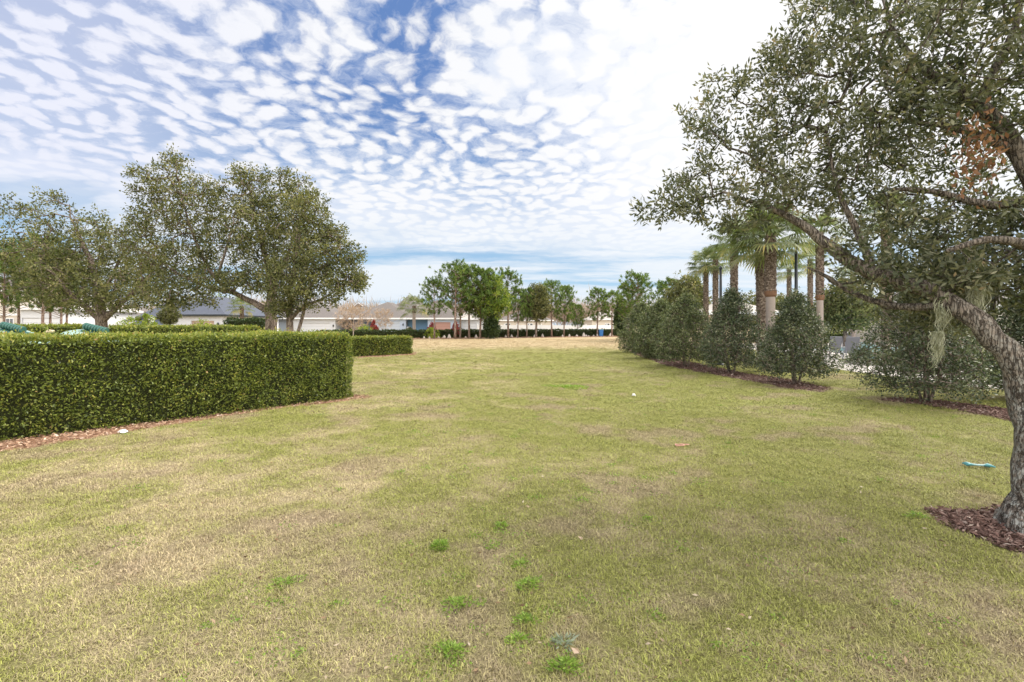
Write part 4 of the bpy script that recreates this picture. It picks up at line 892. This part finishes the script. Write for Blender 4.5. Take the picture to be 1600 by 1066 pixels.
# 3 slate bit + pale blue garage house
D_ = 80; h = empty('house', (0, 0, 0)); tag(h, 'pale blue house with grey garage door and wide brown hip roof', 'house', 'single storey houses on the left')
a, b = X(581, D_), X(634, D_); wallbox(h, a, b, D_, D_ + 8, 3.0, M_paleblue, [(X(591, D_), X(625, D_), 2.45)]); garage(h, X(591, D_), X(625, D_), D_ + .1, 2.45, M_doorgrey); lantern(h, X(630, D_), D_, 1.9)
c_ = X(545, D_); wallbox(h, c_, a - .05, D_ + 2.5, D_ + 14, 3.0, M_slate, label='slate blue wall')
m_ = MB(); hip(m_, c_, X(640, D_), D_ + .3, D_ + 15, 3.05, 3.0, ov=.6); m_.build('roof', M_roofbrown, h)
m_ = MB(); hip(m_, X(585, D_), X(650, D_), D_ + 7, D_ + 22, 3.7, 3.9, ov=.2); m_.build('roof', M_roofbrown, h)
fascia(c_, X(640, D_), D_ + .3, D_ + 15, 3.05, ov=.6).build('fascia', M_whitetrim, h)
gb = MB(); gx = X(567, 87); gb.add([(gx - .8, 84.5, 5.2), (gx + .8, 84.5, 5.2), (gx, 84.5, 5.75), (gx - .8, 87.5, 5.2), (gx + .8, 87.5, 5.2), (gx, 87.5, 5.75)], [(0, 1, 2), (0, 2, 5, 3), (1, 4, 5, 2), (3, 5, 4), (0, 3, 4, 1)]); gb.build('dormer', M_roofbrown, h); MB().tube([(gx - .85, 84.4, 5.2), (gx, 84.4, 5.8), (gx + .85, 84.4, 5.2)], [.05] * 3, 4).build('gable_trim', M_whitetrim, h)
# 4 blue house with pink door
D_ = 80; h = empty('house', (0, 0, 0)); tag(h, 'blue house with brick pink garage door behind the drooping palm', 'house', 'single storey houses on the left')
wallbox(h, X(634.6, D_), X(668, D_), D_ + 1.2, D_ + 12, 3.0, M_blue, label='deep blue wall'); MB().box(X(636, 81), X(639, 81), 80.9, 81.19, .9, 1.6).build('meter_box', M_whitetrim, h)
a, b = X(668.3, D_), X(713, D_); wallbox(h, a, b, D_, D_ + 12, 3.0, M_paleblue, [(X(680, D_), X(704, D_), 2.35)]); garage(h, X(680, D_), X(704, D_), D_ + .1, 2.35, M_doorpink); lantern(h, X(708.5, D_), D_, 1.8)
m_ = MB(); hip(m_, X(641, D_), b, D_ + .2, D_ + 15, 3.05, 3.3, ov=.6); m_.build('roof', M_roofbrown, h); fascia(X(642, D_), b, D_ + .2, D_ + 15, 3.05, ov=.62).build('fascia', M_whitetrim, h)
# 5 white house behind the pines
def simple_house(label, px0, px1, d, dep, hw, hr, mw, mr, door=None, mdoor=None, wins=(), group='houses beyond the trees', dh=2.3):
    h = empty('house', (0, 0, 0)); tag(h, label, 'house', group); a, b = X(px0, d), X(px1, d)
    wallbox(h, a, b, d, d + dep, hw, mw, [(X(door[0], d), X(door[1], d), dh)] if door else ())
    if door: garage(h, X(door[0], d), X(door[1], d), d + .1, dh, mdoor)
    m_ = MB(); hip(m_, a, b, d, d + dep, hw + .02, hr); m_.build('roof', mr, h); fascia(a, b, d, d + dep, hw + .02).build('fascia', M_whitetrim, h)
    for (p0, p1, z0, z1) in wins: window(h, X(p0, d), X(p1, d), d, z0, z1)
    return h
simple_house('white house seen between the pine trunks right of the blue house', 717, 768, 84, 12, 3.0, 2.4, M_white, M_rooflight, (724, 744), M_doorwhite, [(750, 756, .9, 2.1)])
simple_house('tan walled house behind the white fence and the sparse pine', 778, 862, 104, 12, 3.0, 2.6, M_cream, M_roofbrown, None, None, [(790, 797, .9, 2.2), (825, 832, .9, 2.2)])
simple_house('pale house behind the right part of the white fence', 925, 985, 104, 12, 3.2, 2.2, M_cream, M_rooflight, None, None, [(946, 952, .9, 2.2)])
hA = simple_house('cream two storey house at the far left edge', -70, 31, 60, 12, 6.2, 2.4, M_cream, M_roofbrown, None, None, [(7, 13, 4.1, 5.3), (-30, -20, 4.1, 5.3), (10, 21, .9, 2.6)])
MB().box(X(-70, 60), X(30.9, 60), 59.86, 59.99, 3.0, 3.25).build('band_course', M_whitetrim, hA)
simple_house('white house with wide garage behind the far left pines', 32, 96, 59, 12, 3.9, 1.6, M_white, M_rooflight, (34, 92), M_doorwhite, dh=2.7)
simple_house('pale tan house between the far left pines and the dark roofed house', 104, 168, 70, 12, 3.0, 2.2, M_cream, M_roofbrown, None, None, [(120, 124, .9, 2.1), (127, 134, .9, 2.1)])
simple_house('white house with garage beyond the pool', 1308, 1420, 62, 12, 3.1, 2.3, M_white, M_rooflight, (1318, 1362), M_doorwhite)
simple_house('beige house seen through the leaves at the right edge', 1500, 1640, 36, 12, 3.2, 2.0, M_cream, M_roofbrown, None, None, [(1536, 1546, 1.2, 2.4)])
# pavilion
pv = empty('pavilion', (0, 0, 0)); tag(pv, 'open pool pavilion with cream hip roof behind the left lamp post', 'pavilion')
m_ = MB(); hip(m_, 15.6, 20.6, 37, 43, 2.75, 1.1, ov=.5); m_.build('roof', M_rooflight, pv); fascia(15.6, 20.6, 37, 43, 2.75, .5, .2).build('fascia', M_whitetrim, pv)
for x, y in ((15.8, 37.2), (20.4, 37.2), (15.8, 42.8), (20.4, 42.8)): MB().box(x - .17, x + .17, y - .17, y + .17, 0, 2.7).build('post', M_cream, pv)
# white fence with posts
fr = empty('vinyl_fence', (0, 0, 0)); tag(fr, 'long white vinyl fence behind the far dark hedge', 'fence')
fa, fb = np.array([-5.5, 76.0]), np.array([24.0, 92.0]); fl_ = np.linalg.norm(fb - fa); fu = (fb - fa) / fl_; ang = math.atan2(fu[1], fu[0]); fr.location = (fa[0], fa[1], 0); fr.rotation_euler = (0, 0, ang)
kk = int(fl_ / 2.4)
for i in range(kk):
    MB().box(i * 2.4 + .07, i * 2.4 + 2.33, -.03, .03, .08, 1.85).build('panel', M_whitetrim, fr)
    mb = MB(); mb.box(i * 2.4 - .065, i * 2.4 + .065, -.065, .065, 0, 1.98); mb.add([(i * 2.4 - .08, -.08, 1.98), (i * 2.4 + .08, -.08, 1.98), (i * 2.4 + .08, .08, 1.98), (i * 2.4 - .08, .08, 1.98), (i * 2.4, 0, 2.06)], [(0, 1, 4), (1, 2, 4), (2, 3, 4), (3, 0, 4)]); mb.build('post', M_whitetrim, fr)

# ------------------------------------------------------------------ far bare wood
g = np.random.default_rng(77); n = 2200
a = g.uniform(-75, 75, n); yy = 170 + g.uniform(0, 45, n); xx = np.tan(np.radians(a)) * yy; hh = g.uniform(8, 13.5, n) * (1 + .12 * np.sin(xx * .05))
base = []; dirs = []; lens = []; wds = []
per = 26
bp = np.repeat(np.column_stack([xx, yy, hh * .35]), per, 0) + g.normal(size=(n * per, 3)) * (1.0, 1.0, 1.6)
dd = g.normal(size=(n * per, 3)) * (.45, .45, .3) + (0, 0, 1)
V, F = leaves(bp, dd, np.repeat(hh, per) * g.uniform(.25, .65, n * per), .22, 5)
V[:, 2] = np.clip(V[:, 2], 0, None)
tag(fast('woodland', V, F, M_wood_far, None, g.random(n * per)), 'belt of leafless brownish woods on the skyline behind the roofs', 'woods', kind='stuff')

# ------------------------------------------------------------------ playground domes behind the tall hedge
def dome(label, px, d, rx, zt, capx):
    x = X(px, d); root = empty('playground_dome', (x, d, 0)); tag(root, label, 'playground dome', 'green playground domes behind the tall hedge')
    V = []; F = []; nu, nv = 40, 14
    for j in range(nv + 1):
        ph = j / nv * pi / 2
        for i in range(nu):
            th = 2 * pi * i / nu; sq = 1 / max(abs(cos(th)), abs(sin(th))) ** .35
            V.append((rx * cos(ph) ** .9 * cos(th) * sq, rx * .8 * cos(ph) ** .9 * sin(th) * sq, zt - .75 + .75 * sin(ph)))
    for j in range(nv):
        for i in range(nu): F.append((j * nu + i, j * nu + (i + 1) % nu, (j + 1) * nu + (i + 1) % nu, (j + 1) * nu + i))
    fast('shell', V, F, M_teal, root, smooth=True)
    MB().lathe([(rx * .85, 0), (rx * .9, .3), (rx * .98, zt - .76)], 28).build('drum', M_teal, root, smooth=True)
    # tilted ribbed cap on the right shoulder
    mb = MB(); c0 = np.array([capx - .32, -.2, zt + .09]); c1 = np.array([capx + .30, -.2, zt - .06]); ax = c1 - c0
    for k in range(8):
        f0 = k / 8; f1 = (k + .78) / 8; p0 = c0 + ax * f0; p1 = c0 + ax * f1
        mb.tube([p0, p0 + ax * .02, p1 - ax * .02, p1], [.09, .098, .098, .09], 14)
    mb.build('ribbed_cap', M_tealdark, root)
    mb = MB(); mb.add([tuple(c0 + (0, -.14, -.17)), tuple(c1 + (0, -.14, -.17)), tuple(c1 + (0, .3, -.17)), tuple(c0 + (0, .3, -.17)), tuple(c0 + (0, -.14, -.1)), tuple(c1 + (0, -.14, -.1)), tuple(c1 + (0, .3, -.1)), tuple(c0 + (0, .3, -.1))], [(0, 1, 5, 4), (1, 2, 6, 5), (2, 3, 7, 6), (3, 0, 4, 7), (4, 5, 6, 7), (3, 2, 1, 0)]); mb.build('cap_rim', M_tealdark, root)
    return root
dome('left green playground dome with tilted ribbed cap at the picture edge', 2, 13.5, 1.1, 1.60, .56)
dm = dome('right green playground dome with tilted ribbed cap, below the leftmost oak', 134, 13.5, .92, 1.57, .48)
mb = MB(); mb.tube([(-.98, -.2, 1.20), (-.95, -.2, 1.42), (-.85, -.2, 1.52), (-.72, -.2, 1.50)], [.05, .05, .05, .04], 8); mb.build('handle', M_tan, dm, smooth=True)

# ------------------------------------------------------------------ lounge chairs on the deck
def lounger(label, x, y, rz, back=60):
    root = empty('lounge_chair', (x, y, .02), rz); tag(root, label, 'lounge chair', 'grey lounge chairs by the pool')
    mb = MB()
    for s in (-.32, .32): mb.tube([(s, -1.0, .32), (s, .35, .32)], [.025, .025], 6)
    mb.tube([(-.32, -1.0, .32), (.32, -1.0, .32)], [.025, .025], 6); mb.build('frame', M_grey, root)
    for sx in (-.32, .32):
        for sy in (-.85, .3): MB().tube([(sx, sy, 0), (sx, sy, .32)], [.025, .025], 6).build('leg', M_grey, root)
    MB().box(-.30, .30, -.98, .33, .325, .36).build('seat', M_grey, root)
    b = R(back); c_, s_ = cos(b), sin(b); L = .85; t = .035
    mb = MB(); v = []
    for xx_ in (-.27, .27):
        for (u, w2) in ((0, 0), (L, 0), (L, t), (0, t)): v.append((xx_, .34 + u * c_ - w2 * s_, .34 + u * s_ + w2 * c_))
    mb.add(v, [(0, 1, 2, 3), (7, 6, 5, 4), (0, 4, 5, 1), (1, 5, 6, 2), (2, 6, 7, 3), (3, 7, 4, 0)]); mb.build('backrest', M_grey, root)
    mb = MB(); mb.tube([(-.30, .34 + L * .7 * c_, .34 + L * .7 * s_), (-.30, .34 + L * .7 * c_ + .25, .02)], [.018, .018], 6); mb.tube([(.30, .34 + L * .7 * c_, .34 + L * .7 * s_), (.30, .34 + L * .7 * c_ + .25, .02)], [.018, .018], 6); mb.build('back_support', M_grey, root)
lounger('grey lounge chair with raised back, nearest on the pool deck', X(1326, 23), 23, R(160), 66)
lounger('grey lounge chair partly hidden left of the nearest one', X(1301, 25.5), 25.5, R(158), 60)
lounger('small grey lounge chair at the far side of the pool', X(1317, 41), 41, R(172), 55)
# teal umbrella-like towel cart on deck
tw_ = empty('towel_bin', (X(1366, 24), 24, .02)); tag(tw_, 'pale teal slanted thing on the pool deck beside the shrub', 'bin')
MB().add([(-.4, -.3, 0), (.4, -.3, 0), (.4, .3, 0), (-.4, .3, 0), (-.5, -.35, .75), (.1, -.35, .45), (.1, .35, .45), (-.5, .35, .75)], [(3, 2, 1, 0), (0, 1, 5, 4), (1, 2, 6, 5), (2, 3, 7, 6), (3, 0, 4, 7), (4, 5, 6, 7)]).build('body', M_toyl, tw_, bevel=.03)
MB().add([(-.55, -.38, .77), (.14, -.38, .46), (.14, .38, .46), (-.55, .38, .77), (-.53, -.38, .82), (.16, -.38, .51), (.16, .38, .51), (-.53, .38, .82)], [(3, 2, 1, 0), (0, 1, 5, 4), (1, 2, 6, 5), (2, 3, 7, 6), (3, 0, 4, 7), (4, 5, 6, 7)]).build('lid', M_toyl, tw_)

# ------------------------------------------------------------------ small things on the lawn
# teal bone-shaped toy
x, y = G(1529, 732); t = empty('dog_toy', (x, y, .035), R(-18)); tag(t, 'teal double ended plastic toy lying on the grass at right', 'toy')
mb = MB(); mb.tube([(-.10, 0, 0), (-.04, 0, .004), (.04, 0, .004), (.10, 0, 0)], [.018, .011, .011, .018], 8); mb.build('bar', M_toyl, t, smooth=True)
for sx in (-1, 1):
    mb = MB()
    for a in (-.35, 0, .35): mb.tube([(sx * .045, a * .03, .004), (sx * .10, a * .09, .012), (sx * .135, a * .11, .002)], [.008, .014, .008], 8)
    mb.build('flared_end', M_toy, t, smooth=True)
# pink ring
x, y = G(1062, 699); ring = MB(); n = 18
ring.tube([(x + .058 * cos(2 * pi * i / n), y + .045 * sin(2 * pi * i / n), .032 + .006 * sin(i)) for i in range(n)] + [(x + .058, y, .032)], [.0075] * (n + 1), 6)
ring.tube([(x + .06, y + .02, .034), (x + .11, y + .03, .03), (x + .14, y + .02, .035)], [.01, .008, .005], 6)
tag(ring.build('plastic_ring', M_pink, smooth=True), 'small pink plastic ring lying in the grass right of the middle', 'litter')
def litter(label, px, py, r, hgt, m_, seed, name='paper_scrap', cat='litter'):
    g = np.random.default_rng(seed); x, y = G(px, py); V = [(x, y, hgt)]; n = 9
    for i in range(n): a = 2 * pi * i / n; V.append((x + r * cos(a) * g.uniform(.6, 1.2), y + r * .8 * sin(a) * g.uniform(.6, 1.2), hgt * g.uniform(.1, .5)))
    for i in range(n): a = 2 * pi * i / n + .3; V.append((x + r * .5 * cos(a) * g.uniform(.6, 1.2), y + r * .45 * sin(a), hgt * g.uniform(.7, 1.15)))
    F = [(1 + i, 1 + (i + 1) % n, 1 + n + (i + 1) % n, 1 + n + i) for i in range(n)] + [(0, 1 + n + i, 1 + n + (i + 1) % n) for i in range(n)]
    mb = MB(); mb.add(V, F); return tag(mb.build(name, m_, smooth=False), label, cat)
litter('crumpled white scrap of paper on the lawn, farther than the pink ring', 990, 620, .055, .075, M_paper, 1)
litter('white scrap lying on the orange mulch by the tall hedge', 193, 677, .085, .055, M_paper, 2)
litter('small pale speck of litter on the far straw lawn', 900, 545, .08, .05, M_paper, 3)
def drylf(px, py, sz, rz, lab, seed):
    x, y = G(px, py); V, F = leaves(np.array([[x, y, .045], [x + .01, y, .043]]), np.array([[cos(rz), sin(rz), .12], [cos(rz), sin(rz), .1]]), sz, sz * .5, seed, .3)
    tag(fast('fallen_leaf', V, F, M_twigtan, None, [.9, 1]), lab, 'leaf')
drylf(778, 934, .05, .6, 'pale curled leaf lying on the bare patch left of the grass weeds', 1)
drylf(908, 852, .045, 2.0, 'small pale leaf on the lawn right of the bright green weed', 2)
drylf(905, 1035, .05, 2.4, 'curled pale leaf at the bottom of the picture beside a weed', 3)
drylf(965, 810, .04, 1.0, 'tiny white leaf on the greener grass right of the middle', 4)
# weeds
def weed(label, px, py, r, h, n, ln, wd, m_, seed):
    g = np.random.default_rng(seed); x, y = G(px, py); a = g.uniform(0, 2 * pi, n); rr = r * g.random(n) ** .7 * (1 + .4 * np.sin(a * 2 + seed) + .3 * np.sin(a * 3 + seed * 2))
    c = np.column_stack([np.cos(a) * rr, np.sin(a) * rr * .85, g.uniform(0, h, n) * (1 - .6 * rr / r)]); d = np.column_stack([np.cos(a), np.sin(a), np.full(n, .6)]) + g.normal(size=(n, 3)) * .5
    d[:, 2] = np.abs(d[:, 2]) * .6; c += np.array([x, y, .015]); V, F = leaves(c, d, ln * g.uniform(.6, 1.3, n), wd, seed, .1)
    tag(fast('weed', V, F, m_, None, np.clip(g.normal(.45, .2, n), 0, 1)), label, 'weed', 'green weeds in the lawn')
M_weed = leafmat('weed_leaf', [(0, (0.11, 0.19, 0.03)), (.5, (0.25, 0.37, 0.06)), (1, (0.42, 0.50, 0.14))], .35, .5, .3, .3, 10)
M_weedg = leafmat('blue_green_weed', [(0, (0.22, 0.27, 0.20)), (1, (0.42, 0.46, 0.36))], .3, .5, .3, .3, 10)
for k, (px, py, r, h, n, lab) in enumerate([(687, 858, .075, .06, 260, 'bright green weed clump, the biggest one, left of the middle'), (826, 918, .08, .035, 130, 'flat green weed just below the middle of the lawn'), (716, 950, .10, .03, 160, 'spreading olive weed left of the bare patch'),
                                        (821, 974, .05, .035, 90, 'light green small weed below the pale curled leaf'), (884, 1048, .065, .045, 170, 'light green weed at the bottom edge of the picture'), (706, 1022, .065, .035, 120, 'weed at lower left of the bare patch near the bottom'),
                                        (783, 825, .05, .04, 80, 'small green weed above and right of the biggest clump'), (812, 886, .05, .03, 80, 'thin weed between the upper small one and the flat one'), (446, 915, .09, .02, 110, 'faint green weed in the left foreground'),
                                        (808, 1003, .045, .03, 70, 'dark green weed close to the bottom, left of the bluish rosette'), (1432, 810, .06, .05, 90, 'yellow green weed on the edge of the brown mulch at the near oak'), (890, 606, .5, .03, 420, 'low patch of greener grass weeds on the middle lawn')]):
    weed(lab, px, py, r, h * .8, int(n * 1.6), .026 if r < .3 else .06, .008 if r < .3 else .02, M_weed, 300 + k)
weed('bluish green rosette weed near the bottom of the picture', 880, 1010, .045, .02, 70, .05, .008, M_weedg, 320)
# pale stones along the far mulch strip
st = None
for k, px in enumerate([660, 668, 683, 691, 698, 706, 725, 741, 759, 768, 786, 796, 803, 831, 845, 872, 884, 896, 906, 911, 916, 924, 930, 946, 950, 953]):
    f = (X(px, 1) * FH0[1] - FH0[0]) / ((FH1 - FH0)[0] - X(px, 1) * (FH1 - FH0)[1]); q = FH0 + (FH1 - FH0) * f + fn_ * random.uniform(.5, 1.4)
    if st is None:
        mb = MB(); mb.lathe([(.26, 0), (.24, .12), (.15, .34), (.06, .46), (.02, .5)], 7); st = mb.build('stone', M_stone); o = st
    else: o = st.copy(); COL.objects.link(o)
    s_ = random.uniform(.5, 1.1); o.location = (q[0], q[1], 0); o.scale = (s_, s_, s_ * random.uniform(.8, 1.3)); o.rotation_euler = (0, 0, random.uniform(0, 6))
    tag(o, 'small pale pointed stone on the reddish mulch in front of the far dark hedge', 'stone', 'pale stones along the far hedge')
# blue bin
x, y, _ = P(937, 515, 77); bn = empty('waste_bin', (x, y - 1.2, 0)); tag(bn, 'blue wheeled bin beside a pine before the white fence', 'bin')
MB().add([(-.26, -.28, .05), (.26, -.28, .05), (.26, .28, .05), (-.26, .28, .05), (-.33, -.34, 1.1), (.33, -.34, 1.1), (.33, .34, 1.1), (-.33, .34, 1.1)], [(3, 2, 1, 0), (0, 1, 5, 4), (1, 2, 6, 5), (2, 3, 7, 6), (3, 0, 4, 7), (4, 5, 6, 7)]).build('body', M_bin, bn, bevel=.02)
MB().box(-.36, .36, -.38, .38, 1.103, 1.17).build('lid', M_toyl, bn, bevel=.02)

# ------------------------------------------------------------------ loose litter and clover in the turf
g = np.random.default_rng(501); n = 1300
yy = 1.9 + 12 * g.random(n) ** 1.6; xx = g.uniform(-1.15, 1.15, n) * yy + .8
ok = np.ones(n, bool)
for b in BEDS: ok &= ~inpoly(xx, yy, b)
hb = np.array([H1L, H1R, H1R + HN * 1.3, H1L + HN * 1.3]); ok &= ~inpoly(xx, yy, [tuple(q) for q in hb]); xx, yy = xx[ok], yy[ok]; n = len(xx)
a = g.uniform(0, 2 * pi, n); d = np.column_stack([np.cos(a), np.sin(a), g.normal(size=n) * .3])
V, F = leaves(np.column_stack([xx, yy, g.uniform(.015, .035, n)]), d, g.uniform(.018, .045, n), g.uniform(.006, .018, n), 9, .25)
V[:, 2] = np.maximum(V[:, 2], .008)
M_litter = leafmat('leaf_litter', [(0, (0.10, 0.065, 0.04)), (.5, (0.30, 0.20, 0.12)), (.85, (0.42, 0.32, 0.21)), (1, (0.52, 0.44, 0.33))], .1, .8, .15, .2, 2)
tag(fast('leaf_litter', V, F, M_litter, None, g.random(n)), 'dry oak leaves and bits scattered thinly in the turf', 'leaf litter', kind='stuff')
m = 210; cy = 1.9 + 9 * g.random(m) ** 1.5; cx = g.uniform(-.95, .95, m) * cy
cx[:70] = g.normal(0.02, .22, 70) * cy[:70]
C = []; per = 46
for i in range(m):
    r_ = g.uniform(.02, .075); k = int(per * g.uniform(.3, 1.3)); q = g.normal(size=(k, 2)) * r_ * (1, .8); C.append(np.column_stack([cx[i] + q[:, 0], cy[i] + q[:, 1], g.uniform(.006, .03, k)]))
C = np.concatenate(C); ok = np.ones(len(C), bool)
for b in BEDS: ok &= ~inpoly(C[:, 0], C[:, 1], b)
ok &= ~inpoly(C[:, 0], C[:, 1], [tuple(q) for q in hb]); C = C[ok]; n = len(C)
d = g.normal(size=(n, 3)); d[:, 2] = np.abs(d[:, 2]) * .5
V, F = leaves(C, d, g.uniform(.010, .024, n), g.uniform(.006, .013, n), 10, .1)
tag(fast('clover', V, F, M_weed, None, np.clip(g.normal(.4, .22, n), 0, 1)), 'small green clover and broadleaf seedlings mixed through the turf', 'clover', kind='stuff')
